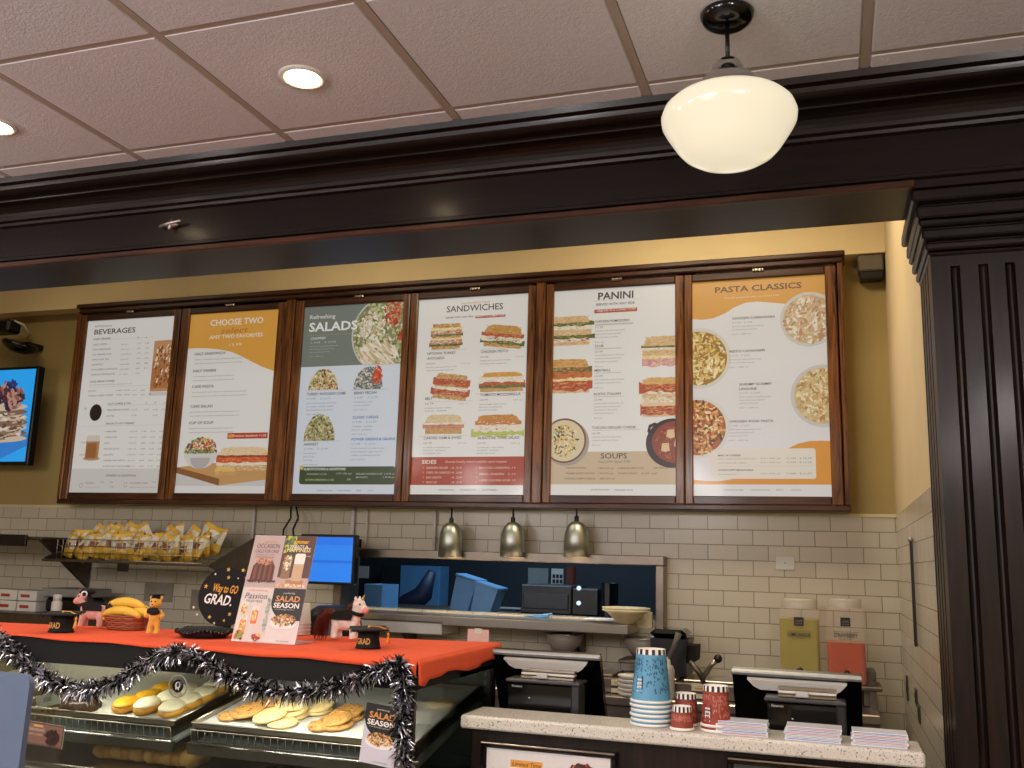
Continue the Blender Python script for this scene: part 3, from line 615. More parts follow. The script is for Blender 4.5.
board('panini menu board with pressed sandwiches and a soups section',-1.503,-.722,p_pan,(-1.458,-.768),.02)
board('pasta classics menu board with orange waves and four pasta bowls',-.718,.068,p_pas,(-.676,.012),.0)
# ================================================================ ceiling lamps
m_lens=mat('glowing lamp lens','fff4e4',.5,emit='ffe2b8',es=22,var=.01)
m_opal=mat('opal glass shade','8c877a',.18,emit='fff2d2',es=.80,var=.02,coat=.5)
def downlight(x,y,label):
    t=thing('recessed_downlight',label,'ceiling light',(x,y,ZC))
    M().lathe([(.047,.004),(.05,-.004),(.058,-.008),(.068,-.006),(.071,0),(.071,.006),(.047,.006)],40,cap=False).build('trim_ring',m_white,t)
    M().lathe([(.0001,-.024),(.02,-.021),(.036,-.014),(.046,-.004),(.047,.004)],32).build('lens',m_lens,t)
    return t
downlight(-1.427,2.238,'round recessed ceiling light in a tile left of the globe pendant'); downlight(-2.60,2.25,'round recessed ceiling light cut off at the left edge')
pl=thing('pendant_lamp','schoolhouse pendant lamp with cream glass shade hanging from black canopy','pendant lamp',(-.208,2.241,ZC-.002))
M().lathe([(.0001,-.034),(.02,-.034),(.045,-.03),(.06,-.02),(.066,-.008),(.067,0)],36).build('canopy',m_gloss,pl)
M().tube([(0,0,-.03),(0,0,-.13)],.0055,10).build('stem',m_black,pl)
M().lathe([(.006,-.118),(.016,-.122),(.030,-.132),(.038,-.146),(.040,-.162),(.054,-.170),(.067,-.182),(.074,-.202),(.074,-.224),(.066,-.228)],36).build('shade_holder',m_chrome,pl)
M().lathe([(.068,-.214),(.09,-.224),(.118,-.233),(.143,-.245),(.159,-.261),(.1655,-.280),(.163,-.298),(.153,-.317),(.140,-.338),(.127,-.358),(.111,-.376),(.087,-.391),(.055,-.402),(.025,-.406),(.0001,-.407)],48,cap=False).build('glass_shade',m_opal,pl)
# ================================================================ wall things
tv=thing('television','wall television showing stacked pancakes on a bright blue screen','television',(-5.39,5.0,2.1))
M().bbox(-.37,.335,-.03,.03,-.01,.665,.006).build('housing',m_black,tv)
M().box(-.1,.1,.03,.2,.2,.42).build('wall_bracket',m_blackm,tv)
p=Pr(); p.rect(-.35,.315,.015,.645,'2aa5f4',0); p.poly([(-.35,.015),(.05,.015),(.315,.12),(.315,.2),(.05,.14),(-.35,.2)],'2f7fd0',1)
for k in range(7):
    y=.17+k*.036; w=.235-.004*k; x0=.07
    p.poly([(x0+w*math.cos(t)*(1.02 if k%2 else 1),y+.026*math.sin(t)) for t in [2*PI*j/20 for j in range(20)]],['c9b5a0','7d6350'][k%2],2+k*.3)
p.bits(.07,.26,.23,.10,['d6cdc4','8a6e58','b89c84','5a4438'],70,.013,5,asp=2.5,ang=0)
for x,y,r in ((.10,.48,.075),(.19,.45,.06),(.0,.46,.07),(.14,.43,.07)): p.bits(x,y,r,r,['4a2c34','8a5a50','b88878','2c2438'],30,.02,6,asp=2)
p.bits(.12,.54,.05,.03,['1c2c54','2c3c74'],14,.016,7.5)
a=M(); a.add(p.v,p.f,None,0,False,Matrix(((1,0,0,0),(0,0,-1,-.031),(0,1,0,0),(0,0,0,1)))); a.c=p.c
a.build('screen',vcmat('television picture',.3,es=.8,coat=.5,base=.1),tv,fixn=False)
sp=thing('dome_camera','dark dome security camera on the upper wall above the television','security camera',(-5.33,5.05,2.93))
M().lathe([(.0001,-.05),(.05,-.045),(.10,-.02),(.115,0),(.12,.015),(.10,.03),(.0001,.03)],28,T=Matrix.Rotation(.25,4,'Y')).build('housing',m_gloss,sp)
M().box(-.06,.06,.02,.15,.0,.035).build('wall_arm',m_black,sp)
sp=thing('wall_speaker','small dark speaker on white bracket at the upper left wall','speaker',(-5.44,5.02,3.06))
M().bbox(-.1,.08,-.06,.06,-.04,.05,.015).build('cabinet',m_black,sp)
M().tube([(.06,.0,.05),(.1,.05,.03),(.09,.12,-.02),(.02,.17,-.03)],.008,8).build('bracket',m_white,sp)
sn=thing('wall_sensor','small grey box sensor on the wall right of the pasta board','sensor',(.243,5.14,3.06))
M().bbox(-.063,.063,-.04,.06,.04,.13,.008).build('housing',mat('grey sensor plastic','6b6152',.4),sn)
M().bbox(-.055,.06,-.03,.06,0,.04,.004).build('vent_base',m_black,sn)
# white conduits, cables
for i,(u0,v0,u1,v1,r) in enumerate(((254,503,247,560,.009),(353,504,350,556,.013),(435,505,434,556,.008),(367,505,365,556,.006))):
    A=at(u0,v0,5.17); B=at(u1,v1,5.17)
    tag(M().tube([(A.x,5.18,1.86),(A.x,5.18,1.61)],r,10).build('conduit',m_white),('thin white conduit running down the tile behind the drinks poster','thick white conduit on the tile left of the pass window top','white conduit on the tile left of the first heat lamp','narrow white conduit right beside the thicker one')[i],'conduit')
for i,(u0,u1) in enumerate(((291,283),(296,294))):
    A=at(u0,505,5.1);B=at(u1,538,4.95)
    tag(M().tube([A,A.lerp(B,.4)+Vector((.02,0,0)),A.lerp(B,.75)+Vector((-.01,0,0)),B,B+Vector((.1,0,-.15))],.006,8).build('cable',m_blackm),('slanting black cable hanging below the salads board','straight black cable just right of the slanting one')[i],'cable')
mo=thing('order_monitor','black kitchen monitor with blank blue screen behind the drinks poster','monitor',(-2.70,4.9,1.40))
M().bbox(-.20,.155,-.02,.03,-.005,.275,.006).build('housing',m_black,mo)
p=Pr(); p.rect(-.185,.14,.01,.26,'2b86f2',0); p.rect(-.185,.14,.115,.13,'1f6fe0',1); p.rect(-.185,.14,.215,.26,'2577ea',1)
a=M(); a.add(p.v,p.f,None,0,False,Matrix(((1,0,0,0),(0,0,-1,-.021),(0,1,0,0),(0,0,0,1)))); a.c=p.c
a.build('screen',vcmat('blue monitor glow',.3,es=.9,base=.1),mo,fixn=False)
M().box(-.03,.03,.03,.295,.208,.258).build('wall_arm',m_blackm,mo)
# ================================================================ pass-through window
m_fr=mat('satin frame steel','857b6e',.35,1,var=.1)
pw=thing('pass_window_frame','stainless steel frame around the kitchen pass window','window frame',(0,0,0))
M().bbox(OX0-.05,OX1+.045,5.1,5.32,OZ1-.002,OZ1+.048,.004).build('head_rail',m_fr,pw)
M().bbox(OX1-.001,OX1+.045,5.1,5.32,1.215,OZ1-.002,.004).build('side_rail',m_fr,pw)
M().bbox(OX0-.05,OX0+.001,5.1,5.32,1.215,OZ1-.002,.004).build('side_rail',m_fr,pw)
sh=thing('pass_shelf','long stainless steel pass shelf below the pass window','shelf',(0,0,0))
M().bbox(-2.0,-.985,4.88,5.32,1.205,1.252,.004).build('shelf_top',m_steel,sh)
M().bbox(-2.8,-2.0,4.90,5.32,1.215,1.252,.004).build('shelf_extension',m_steel,sh)
M().bbox(-2.62,-2.02,4.93,5.17,1.15,1.213,.004).build('drawer_box',m_white,sh)
for x in (-2.3,-1.3): M().prism([(5.19,1.20),(4.95,1.20),(5.19,1.0)],'x',x,x+.02).build('bracket',m_steeld,sh)
# room beyond the pass
m_blue=mat('dim kitchen wall','242e38',.6,var=.08)
struct(M().box(XL,.44,7.5,7.6,0,ZK).build('wall_far_kitchen',m_blue)); struct(M().box(-.5,-.38,YB+.12,7.5,0,ZK).build('wall_far_kitchen_side',m_blue)); struct(M().box(XL,.44,YB+.12,7.6,2.4,2.5).build('ceiling_far_kitchen',m_white))
def px(u,v,Y): return at(u,v,Y)
def slab(name,label,cat,u0,v0,u1,v1,Y,d,m,bev=.01,group=None):
    A=at(u0,v1,Y); B=at(u1,v0,Y); cx=(A.x+B.x)/2
    o=M().bbox(A.x-cx,B.x-cx,0,d,0,B.z-A.z,bev).build(name,m,None,(cx,Y,A.z)); return tag(o,label,cat,group)
m_dkblue=mat('dark navy plastic','16233f',.5); m_oven=mat('dark oven enamel','22262b',.35); m_lblue=mat('light blue plastic','5f95c8',.45,var=.06)
ktab=thing('kitchen_table','steel work table in the kitchen behind the pass window','table',(-1.9,6.0,0))
M().bbox(-1.3,1.1,-.62,.35,1.20,1.235,.004).build('table_top',m_steeld,ktab)
for x in (-1.25,1.0):
    for y in (-.58,.25): M().tube([(x,y,0),(x,y,1.2)],.02).build('leg',m_steeld,ktab)
ov=thing('kitchen_oven','dark rectangular oven with two lit round knobs seen through the pass window','oven',(-1.62,5.85,1.237))
A=at(520,617,5.85);B=at(572,586,5.85); ov.location=(A.x,5.85,1.237)
M().bbox(0,B.x-A.x,0,.4,0,B.z-1.237,.008).build('oven_body',m_oven,ov); M().bbox(B.x-A.x,B.x-A.x+.17,.0,.4,0,B.z-1.25,.008).build('control_panel',m_black,ov)
for k in (0,1): M().lathe([(.0001,.01),(.013,.01),(.014,0)],16,T=Matrix.Translation((B.x-A.x+.045,-.0,.075+.09*k))@Matrix.Rotation(PI/2,4,'X')).build('knob_light',mat('lit white knob','dfeef5',.4,emit='cfe8ff',es=1.0),ov)
M().bbox(.02,B.x-A.x-.02,-.012,0,.03,B.z-1.29,.004).build('oven_door',mat('oven door glass','2c333b',.25),ov)
ov2=slab('kitchen_appliance','plain dark grey appliance standing left of the oven with knobs','appliance',482,618,517,586,6.0,.3,m_oven); ov2.location.z=1.2365; ov2.location.y=6.02
slab('paper_roll_holder','dark rounded canister right of the oven seen through the pass window','canister',600,617,614,588,5.75,.15,m_black,.03)
# two blue bins leaning
for i,(u0,u1,v0,v1,Y) in enumerate(((447,470,580,614,5.75),(468,492,588,616,5.6))):
    A=at(u0,v1,Y);B=at(u1,v0,Y); w=B.x-A.x; h=B.z-A.z
    t=thing('storage_bin',('pale blue translucent bin leaning left on the kitchen table','pale blue translucent bin leaning in front of the other bin')[i],'bin',(A.x+w/2,Y,1.237))
    T=Matrix.Rotation(.25,4,'Y')
    M().prism([(-w*.40,.0),(w*.40,0),(w*.5,h),(-w*.5,h)],'y',0,.16,T=T).build('bin_body',m_lblue,t); M().bbox(-w*.54,w*.54,-.01,.17,h-.012,h+.004,.004,T=T).build('rim',m_lblue,t)
slab('storage_box','tall pale blue box on the pass table left of the dark chair','box',364,614,381,585,5.6,.25,m_lblue,.006)
slab('cabinet_panel','wide light blue cabinet door at the back of the kitchen','cabinet',400,622,438,566,7.28,.2,m_lblue,.006)
slab('mop_sink_cover','dark panel beside the light blue cabinet door','panel',381,622,399,566,7.28,.2,m_oven,.006)
slab('wall_notice','small white notice with blue print on far kitchen wall','notice',356,578,368,566,7.485,.015,m_white,.002)
slab('notice_board','pale grey notice panel above the oven','notice',528,586,548,568,7.475,.025,mat('pale grey notice','8b9092',.6),.002)
cal=thing('calendar','small calendar with dark squares above the oven','calendar',at(551,585,7.485))
M().bbox(0,.10,0,.01,0,.13,.002).build('sheet',m_white,cal)
for r in range(2):
    for c in range(3): M().box(.012+c*.03,.034+c*.03,-.003,0,.015+r*.04,.045+r*.04).build('date_square',m_oven,cal)
slab('red_bottle','red brown bottle standing behind the oven','bottle',566,610,574,568,6.2,.06,mat('red brown plastic','7a3b34',.4),.012)
ch=thing('swivel_chair','dark navy swivel chair silhouette in the kitchen','chair',at(395,612,6.5))
M().tube([(0,0,0),(.1,0,.05),(.22,.0,.14),(.28,0,.3)],[.05,.09,.07,.03],10).build('backrest',m_dkblue,ch); M().bbox(-.15,.12,-.1,.1,-.03,.03,.015).build('seat',m_dkblue,ch); M().tube([(0,0,-.03),(0,0,-1.25)],.03).build('post',m_dkblue,ch)
# bowls on the pass
bw=thing('serving_bowl','cream serving bowl, upper of two nested at the right end of the pass shelf','bowl',(0,0,0),group='nested serving bowls')
prb=[(.0001,.0),(.038,.0),(.045,.004),(.10,.055),(.122,.064),(.12,.068),(.096,.060),(.04,.010),(.0001,.008)]
M().lathe(prb,32,cap=False).build('bowl_body',mat('cream melamine','e0d2a4',.35),bw); M().lathe([(.122,.064),(.126,.067),(.124,.071),(.118,.068)],32,cap=False).build('rim',mat('cream melamine rim','eadfba',.3),bw)
pb=at(626,628,5.0); bw.location=(pb.x,5.0,1.264); dup(bw,(pb.x,5.0,1.253),label='cream serving bowl, lower of two nested at the right end of the pass shelf')
slab('napkin_stack','square stack of cream paper behind the bowls on the pass shelf','stack',634,628,652,612,5.12,.03,mat('cream paper','cfc1a0',.7),.002)
tag(M().tube([at(525,617,5.2),at(552,614,5.15)],.006,6,c=None).tube([at(530,618,5.2),at(548,616,5.15)],.01,6).build('kitchen_tongs',m_lblue),'pale tongs lying on the pass table in front of the oven','tongs')
for i,(u0,u1) in enumerate(((480,545),(582,610))):
    slab('paper_liner',('long white paper liner on the pass shelf left','white paper liner on the pass shelf beside the bowls')[i],'paper',u0,621,u1,619,5.0,.18,mat('white liner paper','c8cfd6',.6),.0005)
# heat lamps
hl=thing('heat_lamp','brushed metal heat lamp above the pass, leftmost of three','heat lamp',(0,0,0),group='heat lamps over the pass')
m_hl=mat('brushed lamp metal','b9bcb2',.4,1,var=.12,nscale=14,stretch=(1,1,.06))
M().lathe([(.012,.192),(.03,.186),(.05,.165),(.062,.13),(.067,.09),(.068,.0),(.066,.0),(.064,.09),(.05,.15),(.03,.17)],32,cap=False).build('shade',m_hl,hl)
M().lathe([(.011,.19),(.013,.195),(.013,.215),(.008,.22),(.0001,.222)],14).build('collar',m_black,hl)
M().tube([(0,0,.21),(0,0,.275)],.0055,8).build('cord',m_black,hl)
M().lathe([(.0001,.006),(.045,.006),(.06,.015)],24,cap=False).build('bulb',mat('warm heat bulb','fff0d8',.5,emit='ffdcae',es=9),hl)
for i,u in enumerate((450,512,576)):
    q_=at(u,557,5.07); l=(q_.x,5.07,q_.z)
    if i==0: hl.location=l
    else: dup(hl,l,label='brushed metal heat lamp above the pass, '+('middle','rightmost')[i-1]+' of three')
# ================================================================ back counter
bc=thing('back_counter','long steel back counter along the tiled wall','counter',(0,0,0))
M().bbox(-2.4,.18,4.60,5.18,.90,.94,.005).build('worktop',m_steel,bc); M().box(-2.4,.18,4.64,5.18,0,.90).build('cabinet_base',m_steeld,bc); M().bbox(-2.4,.18,5.155,5.185,.94,1.0,.004).build('backsplash',m_steeld,bc)
pr=thing('prep_rail','raised steel prep unit with lids behind the registers','prep unit',(-.8,4.70,.941))
M().bbox(-.85,.42,.0,.35,-.0,.07,.005).build('unit_body',m_steeld,pr)
for k in range(4): M().bbox(-.82+.31*k,-.54+.31*k,.04,.3,.07,.082,.004).build('lid',m_steel,pr)
for k in range(2):
    u=(618,699)[k]; A=at(u,700,4.69); tag(M().bbox(-.035,.035,0,.006,0,.06,.001,c='c9bda6').box(-.035,.035,-.001,0,.022,.034,c='2c2824').box(-.02,.03,-.0012,0,.042,.05,c='c0a030').build('warning_label',m_paint,None,(A.x,4.693,.945)),('cream warning label on the steel prep unit left','cream warning label on the steel prep unit behind red cups')[k],'label')
for k in range(5):
    t=tag(M().lathe([(.0001,.0),(.055,0),(.066,.012),(.064,.016),(.0001,.014)],20).build('lid_disc',m_white,None,(at(630,700,4.63).x,4.66,.942+.02*k)),'white plastic lid in a short stack behind the blue cups','lid','white lids stacked behind the blue cups')
cb=thing('coffee_brewer','black angular coffee server with rounded lid right of the pass shelf','coffee machine',(at(672,668,4.95).x,4.97,1.024)); cb.scale=(1,1,.73)
M().prism([(-.10,0),(.09,0),(.085,.12),(.095,.24),(-.09,.24),(-.085,.10)],'y',-.13,.1).build('machine_body',m_black,cb); M().bbox(-.095,.085,-.13,.1,.242,.30,.025).build('lid',m_gloss,cb); M().prism([(.085,.08),(.13,.10),(.135,.2),(.09,.2)],'y',-.1,.05).build('side_bracket',m_blackm,cb)
for k,(u,v) in enumerate(((562,662),(642,662))):
    t=thing('soup_bowl',('pale bowl under the pass shelf behind the left register','pale bowl under the pass shelf behind the blue cups')[k],'bowl',(at(u,v,5.0).x,5.04,1.08))
    M().lathe([(.0001,0),(.05,0),(.09,.06),(.10,.10),(.096,.10),(.085,.06),(.0001,.01)],28,cap=False).build('bowl_body',mat('pale ceramic','8f867c',.35),t)
    M().lathe([(.10,.10),(.104,.103),(.1,.106),(.096,.10)],28,cap=False).build('rim',m_steel,t)
    M().bbox(-.11,.11,-.1,.11,-.02,-.001,.004).build('wall_rest',m_steeld,t)
# tools on the counter
tl=thing('tongs','steel tongs standing behind the blue cup stack','tongs',(at(641,655,4.55).x,4.64,0))
a=at(640,654,4.6); b_=at(625,690,4.6); M().tube([(0,0,a.z),(b_.x-a.x,0,b_.z)],.005,6).build('arm',m_chrome,tl); a2=at(648,656,4.6); M().tube([(0,0,a.z),(.03,.05,a.z-.02),(b_.x-a.x+.02,.08,b_.z)],.005,6).build('arm',m_chrome,tl)
cy=thing('squeeze_bottle','translucent white squeeze bottle right of the blue cups','bottle',(at(668,715,4.64).x,4.65,.941))
M().lathe([(.0001,0),(.028,0),(.03,.01),(.03,.13),(.022,.15),(.012,.155),(.009,.19),(.0001,.19)],20).build('bottle_body',mat('milky plastic','a8a298',.4),cy)
M().tube([(0,0,.18),(.035,0,.26),(.05,0,.30)],[.01,.012,.016],8).build('scoop_handle',mat('grey handle','6a6760',.4),cy)
wk=thing('steam_wand_jug','small steel tool with dark knob leaning on the prep unit','kitchen tool',(at(700,690,4.5).x,4.6,1.02))
M().tube([(-.06,0,.10),(-.02,0,.06),(.01,0,.0)],[.012,.014,.01],8).build('handle',m_steeld,wk); M().tube([(.0,0,.03),(.04,0,.09),(.06,0,.11)],[.012,.01,.014],8).build('arm',m_steel,wk); M().blob((.07,0,.12),.02).build('knob',m_black,wk)
# drink dispensers
def dispenser(u0,u1,label,liq,level,title):
    A=at(u0,600,4.9);B=at(u1,600,4.9); w=B.x-A.x; cx=(A.x+B.x)/2
    zb=1.04; top=at(u0,597,4.9).z-.002; h=top-zb
    t=thing('drink_dispenser',label,'drink dispenser',(cx,4.9,zb))
    def sq(hw,z,r=.02):
        p=[]
        for sx,sy,a0 in ((1,1,0),(-1,1,90),(-1,-1,180),(1,-1,270)):
            for k in range(4): a_=math.radians(a0+k*30); p.append((sx*(hw-r)+r*math.cos(a_),sy*(hw-r)+r*math.sin(a_),z))
        return p
    def loft(rows,name,m):
        a=M(); n=16; vs=[q for r in rows for q in r]; fs=[(j*n+i,j*n+(i+1)%n,(j+1)*n+(i+1)%n,(j+1)*n+i) for j in range(len(rows)-1) for i in range(n)]
        fs+= [tuple(range(n)),tuple((len(rows)-1)*n+i for i in range(n))]; a.add(vs,fs,None,0,False); return a.build(name,m,t)
    hw=w/2; hb=h-.045
    loft([sq(hw-.004,.004),sq(hw-.004,hb*level-.002)],'liquid',mat('liquid '+title,liq,.15,var=.06,nscale=5))
    loft([sq(hw,0),sq(hw,hb-.01),sq(hw-.012,hb)],'jug',mat('clear jug '+title,'e8dcc8' ,.08,alpha=.14,var=.02))
    M().lathe([(hw-.012,hb),(hw-.012,hb+.035),(hw-.018,hb+.044),(.0001,hb+.045)],28,cap=False).build('lid',mat('clear lid '+title,'d8d0c0',.15,alpha=.55,var=.02),t)
    p=Pr(); z=hb*.82
    p.rect(-.022,.022,z-.02,z+.02,'1c1a18',0); p.text('CAFE',-.015,z-.002,.03,.008,'a89880',1); p.text('EST 95',-.015,z-.013,.03,.005,'a89880',1)
    p.rect(-.055,.055,z-.046,z-.0445,'4a4438',0); p.text(title,-.052,z-.070,.104,.02,'3a362c',1,.02); p.text('ALL NATURAL',-.03,z-.08,.06,.006,'3a362c',1)
    a=M(); a.add(p.v,p.f,None,0,False,Matrix(((1,0,0,0),(0,0,-1,-hw-.001),(0,1,0,0),(0,0,0,1)))); a.c=p.c; a.build('label_print',m_paper,t,fixn=False)
    M().lathe([(.0001,.06),(.011,.055),(.014,0)],14,T=Matrix.Translation((0,-hw,.05))@Matrix.Rotation(PI/2,4,'X')).build('spigot',m_black,t)
dispenser(779,819,'clear dispenser full of yellow lemonade at the back counter','a89a34',.86,'LEMONADE')
dispenser(825,864,'clear dispenser of orange red drink beside the lemonade','c43e08',.55,'STRAWBERRY')
ds=thing('dispenser_stand','low dark stand carrying both drink dispensers','stand',(at(822,668,4.9).x,4.9,.94)); M().bbox(-.24,.26,-.12,.13,.08,.098,.004).build('stand_top',m_steeld,ds)
for x in (-.2,.22): M().box(x-.015,x+.015,-.1,.1,0,.08).build('foot',m_steeld,ds)
gb=thing('grey_equipment_box','grey perforated metal box right of the dispensers','box',(at(868,720,4.9).x+.012,4.93,.94)); M().bbox(-.03,.03,-.06,.1,0,.16,.004).build('box_body',m_steeld,gb)
for k in range(4): M().lathe([(.0001,.002),(.004,.002),(.004,0)],8,T=Matrix.Translation((.02,-.0605,.03+.03*k))@Matrix.Rotation(PI/2,4,'X')).build('screw',m_black,gb)
# outlets and side wall bits
def plate(x,y,z,label,side=False,w=.095,h=.07,mm=None):
    t=thing('outlet_cover',label,'outlet',(x,y,z)); 
    if side: M().bbox(-.006,0,-w/2,w/2,-h/2,h/2,.002).build('cover',mm or m_steeld,t); M().box(-.008,-.006,-.012,.012,-.02,.02).build('socket',m_black,t)
    else: M().bbox(-w/2,w/2,-.006,0,-h/2,h/2,.002).build('cover',mm or m_white,t); M().blob((0,-.007,.0),.004,nu=8,nv=5).build('screw',m_steel,t)
A=at(785,563,5.19); plate(A.x,5.199,A.z,'blank white cover plate on the tile above the dispensers')
def sidepl(u,v,label,w,h,mm): 
    r=ray(u,v); P=CAM+r*(.312/r.x); plate(.3155,P.y,P.z,label,True,w,h,mm)
sidepl(907,688,'narrow dark switch plate low on the side wall tile',.06,.11,m_steeld); sidepl(916,697,'grey outlet on the side wall, upper of two',.07,.07,m_steeld); sidepl(919,714,'grey outlet on the side wall, lower of two',.07,.07,m_steeld)
r=ray(911,541); P=CAM+r*(.308/r.x); r2=ray(917,647); P2=CAM+r2*(.308/r2.x)
t=thing('wall_strip','thin dark vertical strip hung on the side wall tile','strip',(.306,(P.y+P2.y)/2,P2.z)); M().bbox(-.006,.006,-.012,.012,0,P.z-P2.z,.002).build('strip_body',mat('dark brown strip','2c2420',.4),t); M().blob((0,0,P.z-P2.z+.004),.012,nu=10,nv=6).build('hook',m_steel,t)
# ================================================================ left kitchen: chip shelf, boxes
cs=thing('wire_shelf','steel wall shelf with wire basket full of chip bags','shelf',(0,0,0))
M().bbox(-4.56,-3.36,4.68,5.18,1.474,1.488,.003).build('shelf_tray',m_steeld,cs)
a=M()
for z in (1.49,1.53,1.57,1.61): a.tube([(-4.46,4.69,z),(-3.42,4.69,z)],.0025,5)
for k in range(27): a.tube([(-4.46+.04*k,4.69,1.488),(-4.46+.04*k,4.69,1.612)],.002,5)
o=a.build('basket_wires',m_steel,cs)
for i,x in enumerate((-4.55,-3.37)):
    M().prism([(5.19,1.30),(5.19,1.675),(4.69,1.49),(4.69,1.474)] if i else [(5.19,1.488),(5.19,1.66),(4.69,1.50),(4.69,1.488)],'x',x,x+.012).build('end_panel',m_steeld,cs)
M().bbox(-3.99,-3.91,4.675,4.681,1.43,1.475,.001).build('price_tag',m_black,cs)
m_bag=vcmat('crinkled foil chip bag',.3,nvar=.25)
def bag(seed):
    R=random.Random(seed); a=M(); W_b,H_b,n=.075,.10,8
    vs=[];cc=[]
    for j in range(n+1):
        for i in range(n+1):
            x=-1+2*i/n; z=-1+2*j/n; th=.024*(1-x*x)**.6*(1-z**4) 
            vs.append((x*W_b*(1-.06*(1-z*z)),-th*(1+.5*noise.noise(Vector((x*2,z*2,seed)))),z*H_b+H_b))
    m_=len(vs)
    vs+=[(v[0],-v[1],v[2]) for v in vs[:m_]]
    for side in (0,1):
        for j in range(n):
            for i in range(n):
                k=side*m_+j*(n+1)+i; f=(k,k+1,k+n+2,k+n+1)
                x=(i+.5)/n; z=(j+.5)/n
                c='c9a02e' if (z<.35 or z>.85 or (x+z*.7)%.9<.18) else 'cfc9b4'
                if .42<z<.62 and .25<x<.75: c='8a3a28' if (i+j)%2 else '6b6a58'
                a.add([vs[q] for q in f],[(0,1,2,3)],c)
    return a
bags=[]
for k in range(4):
    o=bag(k).build('chip_bag',m_bag); tag(o,'yellow and white chip bag standing in the wire basket','chip bag','chip bags in the wire basket'); bags.append(o)
R=random.Random(3); n=0
for row,(z0,cnt,yy) in enumerate(((1.489,13,4.735),(1.489,12,4.83),(1.54,11,4.90))):
    for k in range(cnt):
        src=bags[n%4]; o=src if n<4 else src.copy()
        if n>=4: COL.objects.link(o)
        o.location=(-4.41+(.90/(cnt-1))*k+R.uniform(-.02,.02),yy+R.uniform(-.01,.01),z0+R.uniform(0.004,.03)); o.rotation_euler=(R.uniform(-.3,.15)-.12,R.uniform(-.6,.6),R.uniform(-.5,.5)); o.scale=(.85,.85,.72+.05*row); n+=1
ls=thing('upper_shelf','dark steel wall shelf left of the chip bags','shelf',(0,0,0)); M().bbox(-5.7,-4.62,4.72,5.18,1.60,1.62,.004).build('shelf_tray',m_steeld,ls); M().prism([(5.19,1.3),(5.19,1.6),(4.74,1.6)],'x',-4.66,-4.64).build('bracket',m_steeld,ls); M().bbox(-5.6,-4.72,4.70,4.72,1.56,1.63,.003).build('front_lip',m_black,ls)
un=thing('kitchen_unit','low stainless steel kitchen unit at far left behind the display','kitchen unit',(0,0,0)); M().bbox(-5.9,-4.35,4.6,5.18,1.06,1.165,.006).build('unit_top',m_steeld,un); M().box(-5.85,-4.4,4.64,5.18,.02,1.06).build('unit_body',m_steeld,un); M().bbox(-5.9,-4.3,4.3,4.62,1.01,1.03,.004).build('front_ledge',m_steel,un)
bx=None
for k,(u,v) in enumerate(((4,610),(17,610),(4,598),(17,598))):
    A=at(u,v,4.75); z=1.166+(.064 if k>1 else 0); lab=('lower left','lower right','upper left','upper right')[k]
    t=thing('cardboard_box','small white cardboard box with red print, '+lab+' of four stacked on the unit','box',(-4.86+.155*(k%2),4.75,z),group='white boxes on the unit')
    M().bbox(-.072,.072,0,.2,0,.06,.003).build('carton',m_white,t); M().box(-.05,.02,-.001,0,.02,.038,c='a03c30').build('red_print',m_paint,t)
tag(M().bbox(-.2,.12,0,.25,0,.05,.004).build('storage_tray',mat('grey white plastic','8f8c86',.5),None,(-4.45,4.8,1.26)),'pale flat tray resting on the black baskets','tray'); 
tag(M().bbox(-.15,.15,0,.2,0,.092,.02).build('black_bin',m_black,None,(-4.47,4.8,1.166)),'low black bin under the pale tray','bin')
bt=thing('spice_bottle','small white bottle at the end of the black bin','bottle',(-4.385,4.66,1.166)); M().lathe([(.0001,0),(.028,0),(.03,.01),(.03,.07),(.022,.08)],18,cap=False).build('bottle_body',m_white,bt); M().lathe([(.024,.08),(.024,.115),(.0001,.117)],18).build('cap',m_white,bt)
dk=thing('coffee_urn','dark rounded urn standing behind the unicorn plush','coffee urn',(at(322,640,4.4).x,4.5,.94)); M().lathe([(.0001,0),(.14,0),(.15,.04),(.15,.27),(.13,.33),(.08,.36),(.0001,.365)],28).build('urn_body',m_black,dk); M().blob((0,-.15,.2),.02).build('tap',m_chrome,dk)
lc=thing('left_counter','long dark back counter behind the pastry display','counter',(0,0,0)); M().bbox(-4.3,-2.4,4.3,5.18,.88,.938,.005).build('worktop',m_steeld,lc); M().box(-4.3,-2.4,4.35,5.18,.02,.88).build('cabinet_base',m_blackm,lc)
for k,(u,v) in enumerate(((158,592),(205,600))):
    A=at(u,v,5.19); plate(A.x,5.199,A.z,('pale access plate on the tile above the bananas','pale access plate on the tile left of the round sign')[k],w=.22,h=.12,mm=mat('aged white plate','8f887a',.5))
def onplane(u,v,P0,n): r=ray(u,v); n=Vector(n); return CAM+r*((Vector(P0)-CAM).dot(n)/r.dot(n))
